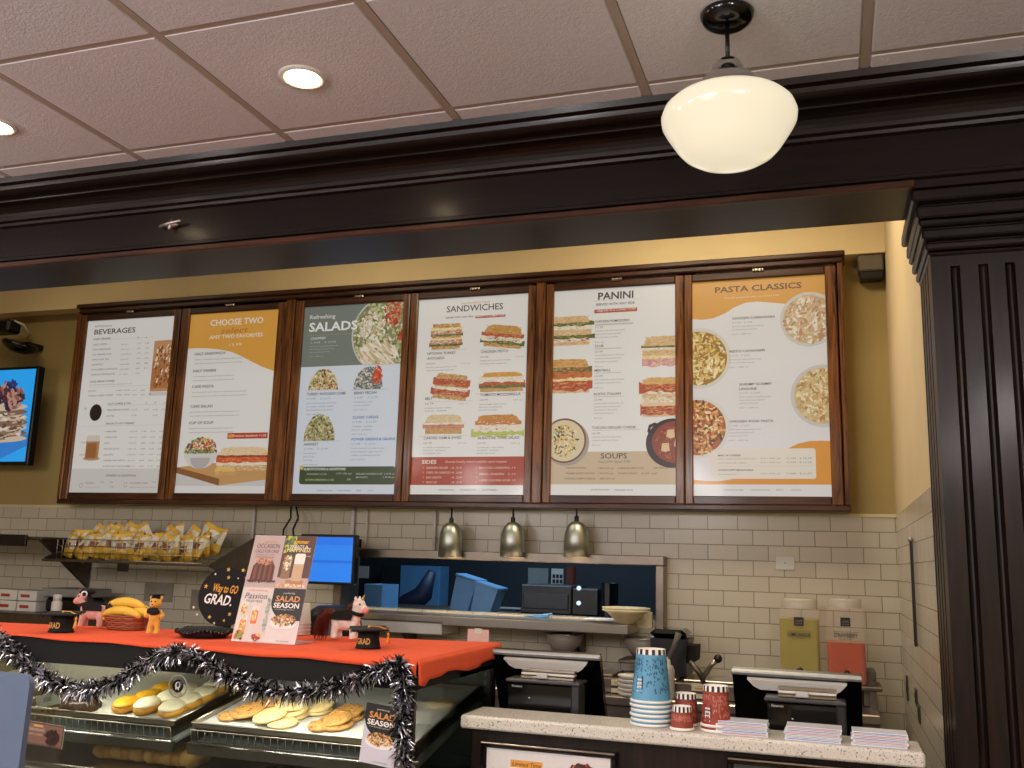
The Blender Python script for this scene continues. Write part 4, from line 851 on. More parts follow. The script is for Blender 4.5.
# ================================================================ front counter
def speckle():
    m,nt,b=newmat('speckled quartz'); tc=N(nt,'ShaderNodeTexCoord'); v=N(nt,'ShaderNodeTexVoronoi'); v.inputs['Scale'].default_value=260
    nt.links.new(tc.outputs['Object'],v.inputs['Vector']); r=N(nt,'ShaderNodeValToRGB'); e=r.color_ramp.elements
    e[0].position=.0; e[0].color=(*lin('a69e92'),1); e[1].position=.34; e[1].color=(*lin('cfcac0'),1)
    n=N(nt,'ShaderNodeTexNoise'); n.inputs['Scale'].default_value=230; nt.links.new(tc.outputs['Object'],n.inputs['Vector'])
    r2=N(nt,'ShaderNodeValToRGB'); f=r2.color_ramp.elements; f[0].position=.33; f[0].color=(.32,.29,.26,1); f[1].position=.40; f[1].color=(1,1,1,1)
    nt.links.new(n.outputs['Fac'],r2.inputs[0]); nt.links.new(v.outputs['Distance'],r.inputs[0])
    mx=N(nt,'ShaderNodeVectorMath',operation='MULTIPLY'); nt.links.new(r.outputs[0],mx.inputs[0]); nt.links.new(r2.outputs[0],mx.inputs[1]); nt.links.new(mx.outputs[0],b.inputs['Base Color']); b.inputs['Roughness'].default_value=.25
    return m
m_quartz=speckle()
CT=1.156
fc=thing('order_counter','order counter with speckled stone ledge and dark front panel','counter',(0,0,0))
o=M().bbox(-.93,.186,2.42,2.585,1.122,CT,.005).build('stone_ledge',m_quartz,fc); md=o.modifiers.new('b','BEVEL'); md.width=.006; md.segments=3
M().box(-.905,.17,2.45,2.575,0,1.122).build('front_panel',m_woodv,fc)
M().bbox(-.93,.186,2.575,3.25,.90,.94,.004).build('work_surface',m_steeld,fc); M().box(-.905,.17,2.6,3.2,0,.90).build('base_cabinet',m_blackm,fc)
def sign(name,label,x0,x1,z0,z1,paint):
    t=thing(name,label,'sign',((x0+x1)/2,2.449,z0)); hw=(x1-x0)/2; h=z1-z0
    M().box(-hw,hw,-.012,0,0,h).build('sign_backing',m_black,t)
    for a_,b_,c_,d_,k in ((-hw,hw,h-.012,h,0),(-hw,hw,0,.012,0),(-hw,-hw+.012,.012,h-.012,0),(hw-.012,hw,.012,h-.012,0)): M().bbox(a_,b_,-.022,-.012,c_,d_,.002).build('frame_side',m_gloss,t)
    M().bbox(-hw+.002,hw-.002,-.027,-.021,h-.004,h,.001).build('metal_edge',m_steel,t)
    p=Pr(); paint(p,2*hw-.03,h-.03)
    a=M(); a.add(p.v,p.f,None,0,False,Matrix(((1,0,0,-hw+.015),(0,0,-1,-.013),(0,1,0,.015),(0,0,0,1)))); a.c=p.c; a.build('poster_print',m_paper,t,fixn=False)
def ps1(p,W,H):
    p.rect(0,W,0,H,'d8d4d4',0); p.rect(.065,.15,H-.042,H-.024,'e09a3c',1); p.text('Limited Time',.07,H-.038,.075,.010,'5a3418',2,.01,.2)
    p.text('CHOCOLATE',.012,H-.062,.10,.014,'3a3432',1)
    p.bits(W-.07,H-.05,.04,.03,['c83c28','8a2018','4a201c','d86a48'],40,.010,2); p.bits(W-.075,H-.032,.02,.01,['3a1c1c','5a2a24'],8,.010,5); p.bits(W-.075,H-.12,.06,.05,['4a2418','6a3a24','3a1a12','c83c28'],60,.012,2)
def ps2(p,W,H):
    p.rect(0,W,0,H,'2c3428',0); p.bits(W/2,H-.06,W/2-.02,.05,['5c6c40','7a8a54','3c4a2c','c8b48c','8a3c2c'],140,.012,1,clip=(0,W,0,H),shape='r')
A=at(481,741,2.43);B=at(616,753,2.43); sign('counter_sign','framed white poster with red berries on the counter front below the left register',A.x,B.x,.78,A.z,ps1)
A=at(727,757,2.43); sign('counter_sign','framed dark green salad poster on the counter front below the right register',A.x,.165,.78,A.z,ps2)
# registers
def register(u0,v0,u1,label,pu0,pv0,pu1,plabel):
    Yt=2.76; A=at(u0,v0,Yt); B=at(u1,v0+8,Yt); w=B.x-A.x; h=A.z-.965; cx=(A.x+B.x)/2; lean=.085+.0
    t=thing('register',label,'cash register',(cx,2.90,.94)); hw=w/2
    T=Matrix.Translation((0,.0,.02))@Matrix.Rotation(math.atan2(.16,h),4,'X')
    L=math.hypot(.16,h)
    o=M().prism([(-hw*.96,0),(hw*1.0,0),(hw,L-.012),(-hw,L-.012)],'y',-.012,.014,T=T).build('monitor_housing',m_gloss,t)
    M().bbox(-hw-.003,hw+.003,-.018,-.002,L-.011,L+.001,.003,T=T).build('silver_top_edge',mat('satin silver trim','9a9a98',.45,.6),t); M().bbox(-hw,hw,-.002,.012,L-.012,L-.002,.002,T=T).build('top_cap',m_black,t)
    M().bbox(-hw+.01,hw-.01,.014,.019,.01,L-.02,.003,T=T).build('display_glass',m_black,t)
    M().prism([(-hw*.76,L-.018),(hw*.78,L-.018),(hw*.68,L-.038),(hw*.60,L-.047),(-hw*.56,L-.047),(-hw*.66,L-.038)],'y',-.024,-.010,T=T).build('white_grip',m_white,t)
    M().bbox(-.10,.10,-.06,.12,-.0,.03,.006).build('monitor_base',m_black,t); M().bbox(-.05,.05,-.02,.04,.02,.14,.006).build('monitor_neck',m_black,t)
    Y=2.64; A=at(pu0,pv0,Y);B=at(pu1,pv0+6,Y); w=B.x-A.x; h=A.z-.94; hw=w/2
    t=thing('receipt_printer',plabel,'printer',((A.x+B.x)/2,Y,.94))
    M().bbox(-hw,hw,0,.085,0,h-.008,.006).build('printer_case',m_gloss,t); M().bbox(-hw-.003,hw+.003,-.004,.085,h-.009,h,.003).build('case_trim',mat('smoked grey trim','4a4a4c',.2),t)
    M().bbox(hw-.022,hw+.003,-.004,.06,0,h-.009,.004).build('side_trim',mat('dark grey trim','232427',.3),t)
    for k in range(3): M().bbox(-hw*.68,hw*.8,.02+.006*k,.05+.004*k,h+.001+.009*k,h+.007+.009*k,.001).build('card_slot',m_steel if k!=1 else m_white,t)
    M().bbox(-.022,.01,.012,.02,h+.003,h+.018,.002).build('slot_guide',mat('pale grey plastic','b8b6b4',.4),t)
    p=Pr(); p.text('Panasonic',-hw+.016,h-.022,.03,.006,'b8b8b8',0,.01); p.rect(-hw+.065,-hw+.069,h-.05,h-.047,'d8e0e8',0)
    a=M(); a.add(p.v,p.f,None,0,False,Matrix(((1,0,0,0),(0,0,-1,-.0012),(0,1,0,0),(0,0,0,1)))); a.c=p.c; a.build('brand_print',m_paper,t,fixn=False)
register(495,646,602,'black register touch monitor left of the blue paper cups',507,678,579,'black receipt printer in front of the left register')
register(733,665,861,'black register touch monitor below the drink dispensers',765,697,845,'black receipt printer in front of the right register')
# cups
def cup(name,label,cat,rt,rb,h,col,lipc,group,loc,logo=True,deco=None):
    """paper cup standing upside down: rb = closed end on top, rt = rim on the ledge"""
    t=thing(name,label,cat,loc,group=group)
    a=M(); n=28; st=.013
    a.lathe([(rt,.006),(rt-(rt-rb)*(h-st)/h,h-st)],n,c=col,cap=False)
    r1=rt-(rt-rb)*(h-st)/h
    for i in range(n):
        a0,a1=2*PI*i/n,2*PI*(i+1)/n; cc='f0ece4' if i%2 else '1c1a1a'
        a.add([(r1*math.cos(a0),r1*math.sin(a0),h-st),(r1*math.cos(a1),r1*math.sin(a1),h-st),(rb*math.cos(a1),rb*math.sin(a1),h),(rb*math.cos(a0),rb*math.sin(a0),h)],[(0,1,2,3)],cc)
    a.lathe([(rb,h),(rb-.002,h-.004),(.0001,h-.004)],n,c='e8e4dc',cap=False)
    R=random.Random(5)
    for i in range(190):
        th=R.uniform(PI,2*PI); z=R.uniform(.02,h-st-.01); r=rt-(rt-rb)*z/h+.0004; d=.07
        if logo and abs(th-4.2)<.42 and abs(z-h*.38)<.026: continue
        a.add([(r*math.cos(th),r*math.sin(th),z),(r*math.cos(th+d),r*math.sin(th+d),z),(r*math.cos(th+d),r*math.sin(th+d),z+.004),(r*math.cos(th),r*math.sin(th),z+.006)],[(0,1,2,3)],deco)
    if logo:
        def pt(x,z,e): th=4.2+x/rt; r=rt-(rt-rb)*z/h+e; return (r*math.cos(th),r*math.sin(th),z)
        zc=h*.38
        a.add([pt(-.011,zc-.016,.0008),pt(.011,zc-.016,.0008),pt(.011,zc+.016,.0008),pt(-.011,zc+.016,.0008)],[(0,1,2,3)],'20242a')
        for z0,z1 in ((-.011,-.008),(-.003,.001),(.005,.009)): a.add([pt(-.008,zc+z0,.0014),pt(.008,zc+z0,.0014),pt(.008,zc+z1,.0014),pt(-.008,zc+z1,.0014)],[(0,1,2,3)],'d0d4d0')
    a.build('cup_wall',m_paint,t)
    M().lathe([(rt-.002,0),(rt+.0025,.001),(rt+.0035,.004),(rt+.0015,.007),(rt-.001,.007)],28,cap=False).build('rolled_rim',mat('white cup rim','e6e2da',.4) if 'm_rim' not in globals() else m_rim,t)
    return t
m_rim=mat('white paper cup rim','e6e2da',.4)
P=at(651,724,2.505); loc=(P.x,2.505,CT)
c=cup('paper_cup','blue striped-end paper cup, topmost of the tall upturned stack','cup',.050,.0365,.13,'5b9cc0','e6e2da','blue cups in the upturned stack',(loc[0],loc[1],CT+.056),deco='2e5a78')
for k,l in enumerate(('second from the top','third from the top','fourth from the top','fifth from the top','bottom cup')):
    dup(c,(loc[0]+(.002 if k%2 else -.001),loc[1],CT+.045-.0112*k+.0002),label='blue upturned paper cup, %s of the tall stack on the ledge'%l)
for nm,u,Y,r,rb,h,kk in (('small red paper cup with striped end nearest the blue cups',682,2.47,.028,.023,.056,0),('red striped-end paper cup standing behind the small red one',686,2.545,.031,.026,.078,1),('tall red upturned paper cups beside the white card stack',716,2.49,.036,.030,.108,2)):
    x=at(u,724,Y).x
    if kk<2: cup('paper_cup',nm,'cup',r,rb,h,'8c3a2e','e6e2da','red cups on the ledge',(x,Y,CT),logo=kk==1,deco='b86a5a')
    else:
        c=cup('paper_cup','red paper cup, upper of the two nested beside the card stacks','cup',r,rb,h-.012,'96392c','e6e2da','red cups on the ledge',(x,Y,CT+.012),deco='c07a6a'); dup(c,(x,Y,CT),label='red paper cup, lower of the two nested beside the card stacks')
# card stacks
m_card=vcmat('glossy printed gift card sleeves',.3,coat=.3)
cs0=None; names=('left','middle','right')
for k,(u0,u1) in enumerate(((715,767),(785,841),(852,908))):
    Y=2.455; A=at(u0,730,Y);B=at(u1,736,Y); w=B.x-A.x
    for j in range(5):
        a=M().box(-w/2,w/2,0,.07,0,.0052,c=('dfe2ec','e8e6ea')[j%2]).box(-w/2+.004,w/2-.004,-.0006,0,.0018,.0034,c=('b8657a','6a7fc0','a8aec0','c87a6a','7a86b8')[(j+k)%5])
        pos=('lowest','second from the bottom','middle','second from the top','topmost')[j]
        tag(a.build('card_pack',m_card,None,((A.x+B.x)/2+rnd.uniform(-.003,.003),Y+rnd.uniform(-.002,.002),CT+.0063*j)),'thin white printed card pack, %s in the %s stack on the ledge'%(pos,names[k]),'card','white card packs on the ledge')
# ================================================================ pastry display case
ZT=1.308; CX0,CX1,CY0,CY1=-3.3,-.965,2.2,2.80
def yback(x): return 2.585+(x+2.12)*.19
dc=thing('pastry_case','black framed glass pastry display case left of the order counter','display case',(0,0,0))
M().prism([(CX0,CY0),(CX1,CY0),(CX1,yback(CX1)),(CX0,yback(CX0))],'z',1.238,1.3035).build('top_panel',m_blackm,dc)
M().box(-2.0,CX1,2.5,CY1,1.2385,1.25).build('inner_top',m_blackm,dc)
M().bbox(CX0,CX1,CY0+.02,CY1,.0,.93,.004).build('base_cabinet',m_blackm,dc)
M().box(CX0,CX1,CY1-.03,CY1-.01,.93,1.238).build('back_panel',mat('case back panel','5c5f5a',.25,var=.25,nscale=3),dc)
M().box(CX0,CX1-.01,CY0+.002,CY0+.006,.93,1.238).build('front_glass',m_glasss,dc)
M().box(CX1-.006,CX1-.002,CY0+.01,CY1-.04,.93,1.238).build('side_glass',m_glasss,dc)
M().bbox(CX1-.03,CX1,CY1-.05,CY1,.93,1.238,.002).build('rear_post',m_black,dc)
a=M()
for k in range(12): a.box(CX1-.02,CX1-.012,CY1-.0515,CY1-.05,.95+.024*k,.964+.024*k)
a.build('post_slots',m_steeld,dc)
M().bbox(CX1-.018,CX1,CY0,CY0+.016,.93,1.238,.002).build('front_post',m_black,dc)
M().bbox(-1.69,-1.665,2.70,2.72,.93,1.238,.002).build('divider_post',m_black,dc)
TL=math.radians(11)
def TT(x,y,z): return Matrix.Translation((x,y,z))@Matrix.Rotation(TL,4,'X')
ZS=1.088
for x0,x1 in ((CX0+.02,-1.70),(-1.655,CX1-.02)):
    M().bbox(x0,x1,0,.50,-.048,-.038,.002,T=TT(0,2.275,ZS)).build('glass_shelf',mat('grey glass shelf','858a86',.12),dc)
    M().bbox(x0,x1,-.012,.004,-.068,-.036,.003,T=TT(0,2.275,ZS)).build('shelf_front_rail',m_steeld,dc)
    M().tube([TT(0,2.275,ZS)@Vector((x0,-.013,-.038)),TT(0,2.275,ZS)@Vector((x1,-.013,-.038))],.003,6).build('chrome_edge',m_chrome,dc)
rk=thing('wire_rack','wire rack under the frosted bun tray','rack',(0,0,0))
def rack(t,x0,x1):
    a=M()
    for y in (0,.10,.2,.3,.4,.5): a.tube([(x0,y,0),(x1,y,0)],.002,5,T=TT(0,2.28,ZS-.006))
    n=int((x1-x0)/.022)
    for i in range(n+1):
        x=x0+(x1-x0)*i/n; a.tube([(x,0,-.03),(x,0,0)],.0013,4,T=TT(0,2.28,ZS-.006))
    a.tube([(x0,0,-.03),(x1,0,-.03)],.002,5,T=TT(0,2.28,ZS-.006))
    a.build('rack_wires',m_steel,t)
    for x in (x0+.01,x1-.01): M().box(x-.005,x+.005,.0,.5,-.031,-.003,T=TT(0,2.28,ZS-.006)).build('side_bar',m_steeld,t)
rack(rk,-2.62,-1.715); rk=thing('wire_rack','wire rack under the cookie tray','rack',(0,0,0)); rack(rk,-1.65,-1.0)
def tray(label,x0,x1,L,liner=None):
    t=thing('baking_tray',label,'tray',((x0+x1)/2,2.285,ZS)); hw=(x1-x0)/2; T=Matrix.Rotation(TL,4,'X')
    a=M(); a.box(-hw,hw,0,L,-.002,0,T=T)
    for b_ in ((-hw,-hw+.004,0,L),(hw-.004,hw,0,L),(-hw,hw,0,.004),(-hw,hw,L-.004,L)): a.box(b_[0],b_[1],b_[2],b_[3],-.002,.012,T=T)
    a.build('tray_body',m_steel,t)
    for q in (((-hw,0,.012),(hw,0,.012)),((hw,0,.012),(hw,L,.012)),((hw,L,.012),(-hw,L,.012)),((-hw,L,.012),(-hw,0,.012))): M().tube(q,.0032,6,T=T).build('rolled_edge',m_steel,t)
    if liner: M().box(-hw+.006,hw-.006,.006,L-.006,.0005,.0015,T=T).build('paper_liner',mat('parchment liner '+liner,liner,.6,var=.05),t)
tray('metal tray of iced yellow buns in the pastry case',-2.115,-1.705,.44,'b8b4a8'); tray('long metal tray of cookies with parchment liner',-1.65,-.995,.46,'c9c6c4'); tray('metal tray with chocolate cakes at the left of the pastry case',-2.6,-2.125,.44,'c4c0b8')
NP=(0,-math.sin(TL),math.cos(TL)); PP=(0,2.285,ZS+.002)
m_food=vcmat('baked goods',.6,nvar=.22)
m_ice=mat('white icing','fbeccb',.4,var=.08,nscale=40,bump=.3,bscale=80); m_yice=mat('yellow icing','e0a424',.4,var=.12,nscale=40,bump=.3,bscale=60)
m_bun=mat('golden baked crust','c98e34',.6,var=.25,nscale=30,bump=.4)
def bun(u,v,kind,label):
    P=onplane(u,v+5,PP,NP)
    t=thing('iced_bun',label,'bun',P+Vector((0,.02,0)),rz=.1,group='iced buns on the tray'); t.rotation_euler=(TL,0,rnd.uniform(-.15,.25))
    a=M().blob((0,0,.016),(.036,.05,.020),jit=.12,seed=u,flat=-.014); a.build('bun_body',m_bun,t)
    M().blob((0,.0,.026),(.034,.047,.014),jit=.10,seed=v,flat=-.003).build('icing',m_yice if kind=='y' else m_ice,t)
for i,(u,v,k) in enumerate(((122,707,'y'),(143,708,'w'),(168,711,'w'),(143,700,'y'),(164,701,'w'),(184,704,'w'),(199,697,'w'),(181,694,'w'),(160,692,'y'),(212,689,'w'))):
    bun(u,v,k,('yellow iced bun in the pastry tray, ' if k=='y' else 'white iced yellow bun in the tray, ')+('front left corner','front row second from left','front row right end','behind the front left yellow bun','middle of the second row','right of the second row','right side third row','middle of the third row','back left of the tray','far back right corner')[i])
def cookie(u,v,r,kind,lev,label,tx=0,ty=0):
    P=onplane(u,v,PP,NP); t=thing('cookie',label,'cookie',P+Vector((0,0,.012*lev+.002)),group='cookies on the tray'); t.rotation_euler=(TL+tx,ty,0)
    base={'c':'c08a4a','s':'dcc08a'}[kind]
    a=M().lathe([(.0001,0),(r*.9,0),(r,.004),(r*.96,.008),(r*.7,.0115),(.0001,.0125)],28,c=base)
    R=random.Random(u*7+v)
    for i in range(46 if kind=='c' else 14):
        q=math.sqrt(R.random())*r*.88; th=R.random()*6.28; a.blob((q*math.cos(th),q*math.sin(th),.0118-.004*(q/r)**3),(R.uniform(.0022,.005),R.uniform(.002,.004),.0018),c=R.choice(['8a5426','a86c34','d8a862','6b3c1c','cf9a58'] if kind=='c' else ['e6cf9e','d0b078']),nu=6,nv=4)
    a.build('cookie_body',m_food,t); return t
L_=[(231,718,.036,'c',0,'small dark edged oatmeal cookie at the left end of the tray'),(248,717,.05,'c',1,'large oatmeal cookie overlapping the left end of the tray'),(258,708,.042,'c',0,'oatmeal cookie behind the largest one'),(270,709,.045,'c',1,'oatmeal cookie leaning right behind the largest one'),
(283,725,.042,'s',0,'pale sugar cookie low in front of the sugar cookie stack'),(270,722,.048,'s',1,'pale sugar cookie leaning on the front one'),(293,717,.045,'s',0,'bottom sugar cookie of the middle stack'),(293,717,.046,'s',1,'second sugar cookie of the middle stack'),(292,716,.048,'s',2,'top sugar cookie of the middle stack'),
(318,712,.044,'s',0,'bottom sugar cookie of the right back pair'),(319,712,.045,'s',1,'top sugar cookie of the right back pair'),(322,728,.038,'c',0,'small oatmeal cookie front of the right group'),(337,727,.044,'c',0,'oatmeal cookie at the bottom of the right group'),(336,726,.045,'c',1,'oatmeal cookie on top of the right front group'),(348,719,.044,'c',0,'lower oatmeal cookie behind the hanging salad card'),(347,719,.046,'c',1,'upper oatmeal cookie behind the hanging salad card'),(441,706,.04,'s',0,'pale cookie at the far right end of the tray')]
for u,v,r,k,l,n in L_: cookie(u,v,r,k,l,n,(0,.12,0)[l],(0,-.1,.04)[l])
m_choc=mat('dark chocolate cake','2e1710',.35,var=.3,nscale=40,bump=.5)
for i,(u,v) in enumerate(((84,709),(57,707),(38,703))):
    P=onplane(u,v,PP,NP); t=thing('chocolate_cake',('small fluted chocolate cake with blue white flag pick','small chocolate cake behind the pale price card','chocolate cake partly hidden by the blue panel')[i],'cake',P,group='chocolate cakes'); t.rotation_euler=(TL,0,0)
    a=M(); n=40; vs=[];rows=[(.045,0),(.046,.012),(.038,.026),(.03,.032),(.012,.030)]
    for r,z in rows:
        for k in range(n): th=2*PI*k/n; q=r*(1+.05*math.cos(10*th)); vs.append((q*math.cos(th),q*math.sin(th),z))
    a.add(vs,[(j*n+k,j*n+(k+1)%n,(j+1)*n+(k+1)%n,(j+1)*n+k) for j in range(4) for k in range(n)]+[tuple(4*n+k for k in range(n))],None,0,True); a.build('cake_body',m_choc,t)
    for k in range(4): M().tube([(.02*math.cos(k*1.6),.02*math.sin(k*1.6),.031),(.034*math.cos(k*1.6+.3),.034*math.sin(k*1.6+.3),.028),(.043*math.cos(k*1.6),.043*math.sin(k*1.6),.016)],.002,5).build('glaze_drizzle',mat('milk chocolate','6a4028',.4),t)
    if i==0: M().box(-.002,.012,-.001,0,.03,.05,c='8fc4ec').box(-.002,0,-.001,0,.0,.05,c='e8e8e8').build('flag_pick',m_paint,t)
# lower deck
ZL=.985
M().bbox(CX0+.02,CX1-.02,2.24,2.76,.93,.95,.003).build('lower_deck',mat('grey deck','6c6a62',.2),dc)
lt=thing('baking_tray','wide silver tray of bread rolls on the lower deck of the case','tray',(-1.95,2.26,.952)); M().bbox(-.42,.40,0,.38,0,.004,.001).build('tray_body',m_steel,lt); M().tube([(-.42,0,.006),(.40,0,.006),(.40,.38,.006),(-.42,.38,.006),(-.42,0,.006)],.005,6).build('rolled_edge',m_steel,lt)
for g_,(u0,nn) in enumerate(((110,5),(160,5))):
    for k in range(nn):
        A=at(u0+k*9,758-(k*1.0 if k<3 else 2.5),2.42)
        t=tag(M().blob((0,0,.028),(.027,.07,.030),jit=.12,seed=k+g_*9,flat=-.028).build('bread_roll',mat('bread crust %d'%(k%2),('c79a58','b8843e')[k%2],.6,var=.25,nscale=25,bump=.4),None,(A.x,2.42,.957)),'golden bread roll, number from left %s in the %s row on the lower tray'%(('one','two','three','four','five')[k],('left','right')[g_]),'bread','bread rolls on the lower tray')
for g_,(u,nn) in enumerate(((60,9),(82,8))):
    A=at(u,757,2.68)
    for k in range(nn):
        tag(M().lathe([(.0001,0),(.034,0),(.05,.0065),(.051,.008),(.034,.003),(.0001,.003)],26).build('plate',bpy.data.materials.get('pale green plate') or mat('pale green plate','9fb4a4',.3,var=.05),None,(A.x-(.0),2.69,.952+.0095*k)),'pale green plate in the %s plate stack on the lower deck'%(('left','right')[g_]),'plate','plates in the %s stack'%(('left','right')[g_]))
bx_=thing('plastic_clamshell','small clear plastic box beside the bread rolls','box',(at(150,748,2.6).x,2.62,.957)); M().bbox(-.06,.06,0,.1,0,.03,.006).build('box_body',mat('clear clamshell plastic','c8d0cc',.1,alpha=.3),bx_); M().bbox(-.055,.055,.005,.095,.03,.05,.01).build('lid',mat('clear clamshell lid','d8e0dc',.1,alpha=.35),bx_)
# small paper things on the case
def card(name,label,cat,u0,v0,u1,v1,Y,paint,rot=0,lean=0,thick=.0015,rz=0,parent=None):
    A=at(u0,v1,Y); B=at(u1,v0,Y); w=B.x-A.x; A2=at((u0+u1)/2,v1,Y); h=at((u0+u1)/2,v0,Y).z-A2.z
    t=thing(name,label,cat,(A2.x,Y,A2.z)); T=Matrix.Rotation(rot,4,'Y')@Matrix.Rotation(-lean,4,'X'); h/=math.cos(lean)
    M().box(-w/2,w/2,0,thick,0,h,T=T).build('backing',m_white,t)
    p=Pr(); paint(p,w,h); a=M(); a.add(p.v,p.f,None,0,False,T@Matrix(((1,0,0,-w/2),(0,0,-1,-.0004),(0,1,0,0),(0,0,0,1)))); a.c=p.c; a.build('print',m_paper,t,fixn=False)
    return t
def salad_card(p,W,H,x0=0,y0=0,foot=True):
    p.rect(x0,x0+W,y0,y0+H,'c8c4d0' if foot else 'd4ccc8',.5)
    p.poly([(x0,y0+H*.72),(x0+W*.04,y0+H*.64),(x0+W*.12,y0+H*.56),(x0+W*.24,y0+H*.49),(x0+W*.4,y0+H*.44),(x0+W*.6,y0+H*.42),(x0+W,y0+H*.42),(x0+W,y0+H),(x0,y0+H)],'1a1817',1)
    p.text('SALAD',x0+W*.12,y0+H*.76,W*.76,H*.105,'d8924c',2,.03); p.text('SEASON',x0+W*.09,y0+H*.645,W*.80,H*.09,'efe9e2',2,.03); p.text('perfectly',x0+W*.33,y0+H*.90,W*.36,H*.03,'d8d0c8',2); p.text('now through summer',x0+W*.16,y0+H*.605,W*.6,H*.025,'c8c0b8',2)
    cx,cy=x0+W*.52,y0+H*.42; p.ell(cx,cy-H*.05,W*.42,H*.11,'e4e0dc',2.2); p.bits(cx,cy,W*.40,H*.11,['a86038','c88a4c','7a3a24','d8b070','8a9a4a','5a2a1c','e0c490'],90,W*.035,3); p.text('order yours today',x0+W*.4,y0+H*.04,W*.4,H*.025,'4a4448',2)
card('salad_card','salad season card leaning on the front glass of the pastry case','sign',357,704,395,765,2.165,lambda p,W,H: salad_card(p,W,H),rot=.10)
def brown(p,W,H):
    p.rect(0,W,0,H,'5a4038',0); p.rect(.004,W-.004,.004,H-.004,'7a5a4c',1); p.bits(W*.72,H*.42,W*.2,H*.32,['2c1410','3c1c14','1c0c08'],60,.006,2); p.text('CHOCOLATE',W*.08,H*.62,W*.42,H*.12,'d8c0ac',2); p.text('LAVA CAKE',W*.08,H*.42,W*.38,H*.1,'c8a888',2); p.rect(W*.2,W*.45,H*.8,H*.9,'c89a50',2)
card('dessert_card','brown dessert card with chocolate cake picture by the blue panel','card',22,723,63,746,2.16,brown,rot=.05)
def grey(p,W,H): p.rect(0,W,0,H,'b8bcb0',0); p.rect(W*.3,W*.65,H*.35,H*.7,'787c72',1)
card('price_card','pale price card clipped above the chocolate cakes','card',36,693,61,706,2.26,grey,rot=-.25); card('price_card','striped white ticket behind the garland above the chocolate cakes','card',16,671,31,682,2.26,lambda p,W,H:[p.rect(0,W,0,H,'c4c4c0',0)]+[p.rect(0,W,H*(.15+.25*k),H*(.25+.25*k),'8c8c88',1) for k in range(3)],rot=-.3)
dcl=thing('glass_decal','round clear decal with black badge stuck on the case glass','decal',at(178,686,2.198)); M().lathe([(.026,0),(.030,0),(.030,.001),(.026,.001)],36,T=Matrix.Rotation(PI/2,4,'X'),cap=False).build('outer_ring',mat('pale ring print','8d8f88',.4),dcl)
M().lathe([(.0001,0),(.0165,0),(.0165,.001),(.0001,.001)],30,T=Matrix.Rotation(PI/2,4,'X')).build('badge',m_black,dcl); a=M(); p=Pr(); p.ell(0,.002,.008,.009,'c8ccd0',1,16); p.ell(.001,.003,.005,.006,'14161c',2,12); p.rect(-.006,-.003,-.009,.002,'c8ccd0',2.5); p.rect(.002,.005,-.01,-.002,'c8ccd0',2.5); a.add(p.v,p.f,None,0,False,Matrix(((1,0,0,0),(0,0,-1,-.0012),(0,1,0,0),(0,0,0,1)))); a.c=p.c; a.build('emblem',m_paper,dcl,fixn=False)
# blue grey panel at far left, on a floor stand
A=at(30,680,1.4);bpn=thing('blue_panel','blank blue grey rounded panel on a stand at the lower left corner','sign',(A.x-.15,1.4,0)); 
T=Matrix.Translation((0,0,1.02))@Matrix.Rotation(.02,4,'Y'); z1=at(25,673,1.4).z-1.02
pl_=[]; r_=.018
for cx,cy,a0 in ((.15-r_,z1-r_,0),(-.15+r_,z1-r_,90),(-.15+r_,r_,180),(.15-r_,r_,270)):
    for k in range(6): th=math.radians(a0+k*18); pl_.append((cx+r_*math.cos(th),cy+r_*math.sin(th)))
M().prism(pl_,'y',-.006,.006,T=T).build('panel_face',mat('blue grey matte panel','58667f',.8,var=.02,emit='6878a0',es=.0),bpn); M().tube([(0,.01,0),(0,.01,1.05)],.014).build('pole',m_steeld,bpn); M().lathe([(.0001,0),(.15,0),(.15,.01),(.02,.02),(.0001,.02)],28).build('foot_disc',m_steeld,bpn)
# ================================================================ garland
def P_(u,v,Y=2.168): return at(u,v,Y)
path=[(-14,628),(0,640),(15,653),(30,667),(50,681),(70,689),(95,689),(120,680),(140,667),(160,656),(178,651),(200,659),(225,674),(250,686),(285,693),(320,691),(350,683),(375,672),(400,664),(404,690),(400,720),(402,745),(407,775),(410,800)]
pts=[]
for i in range(len(path)-1):
    for k in range(10): a0,b0=path[i],path[i+1]; t_=k/10; pts.append(P_(a0[0]+(b0[0]-a0[0])*t_,a0[1]+(b0[1]-a0[1])*t_,2.172))
gr=thing('tinsel_garland','black and silver tinsel garland draped along the front of the pastry case','garland',(0,0,0))
M().tube(pts,.004,6).build('core_wire',m_black,gr)
R=random.Random(11)
def strips(n,mats_,name,rr):
    a=M()
    for i in range(n):
        p=pts[R.randrange(len(pts))]; d=Vector((R.gauss(0,1),R.gauss(0,.75),R.gauss(0,1))).normalized(); L=rr*R.uniform(.45,1.15); w=Vector((R.gauss(0,1),R.gauss(0,1),R.gauss(0,1))).cross(d).normalized()*R.uniform(.0011,.0024)
        b_=p+d*.003; m_=p+d*L*.5+w*R.uniform(-1.5,1.5)+Vector((0,0,.002)); e=p+d*L+Vector((0,0,-L*.15))
        for q in (b_,m_,e): q.y=min(q.y,2.198)
        a.add([b_-w,b_+w,m_+w,m_-w,e+w*.4,e-w*.4],[(0,1,2,3),(3,2,4,5)])
    o=a.build(name,mats_,gr,fixn=False); return o
strips(4600,mat('black foil','0c0c10',.25,.6),'black_strips',.034)['kind']='stuff'
strips(4200,mat('silver foil','dcdce6',.28,1),'silver_strips',.033)['kind']='stuff'
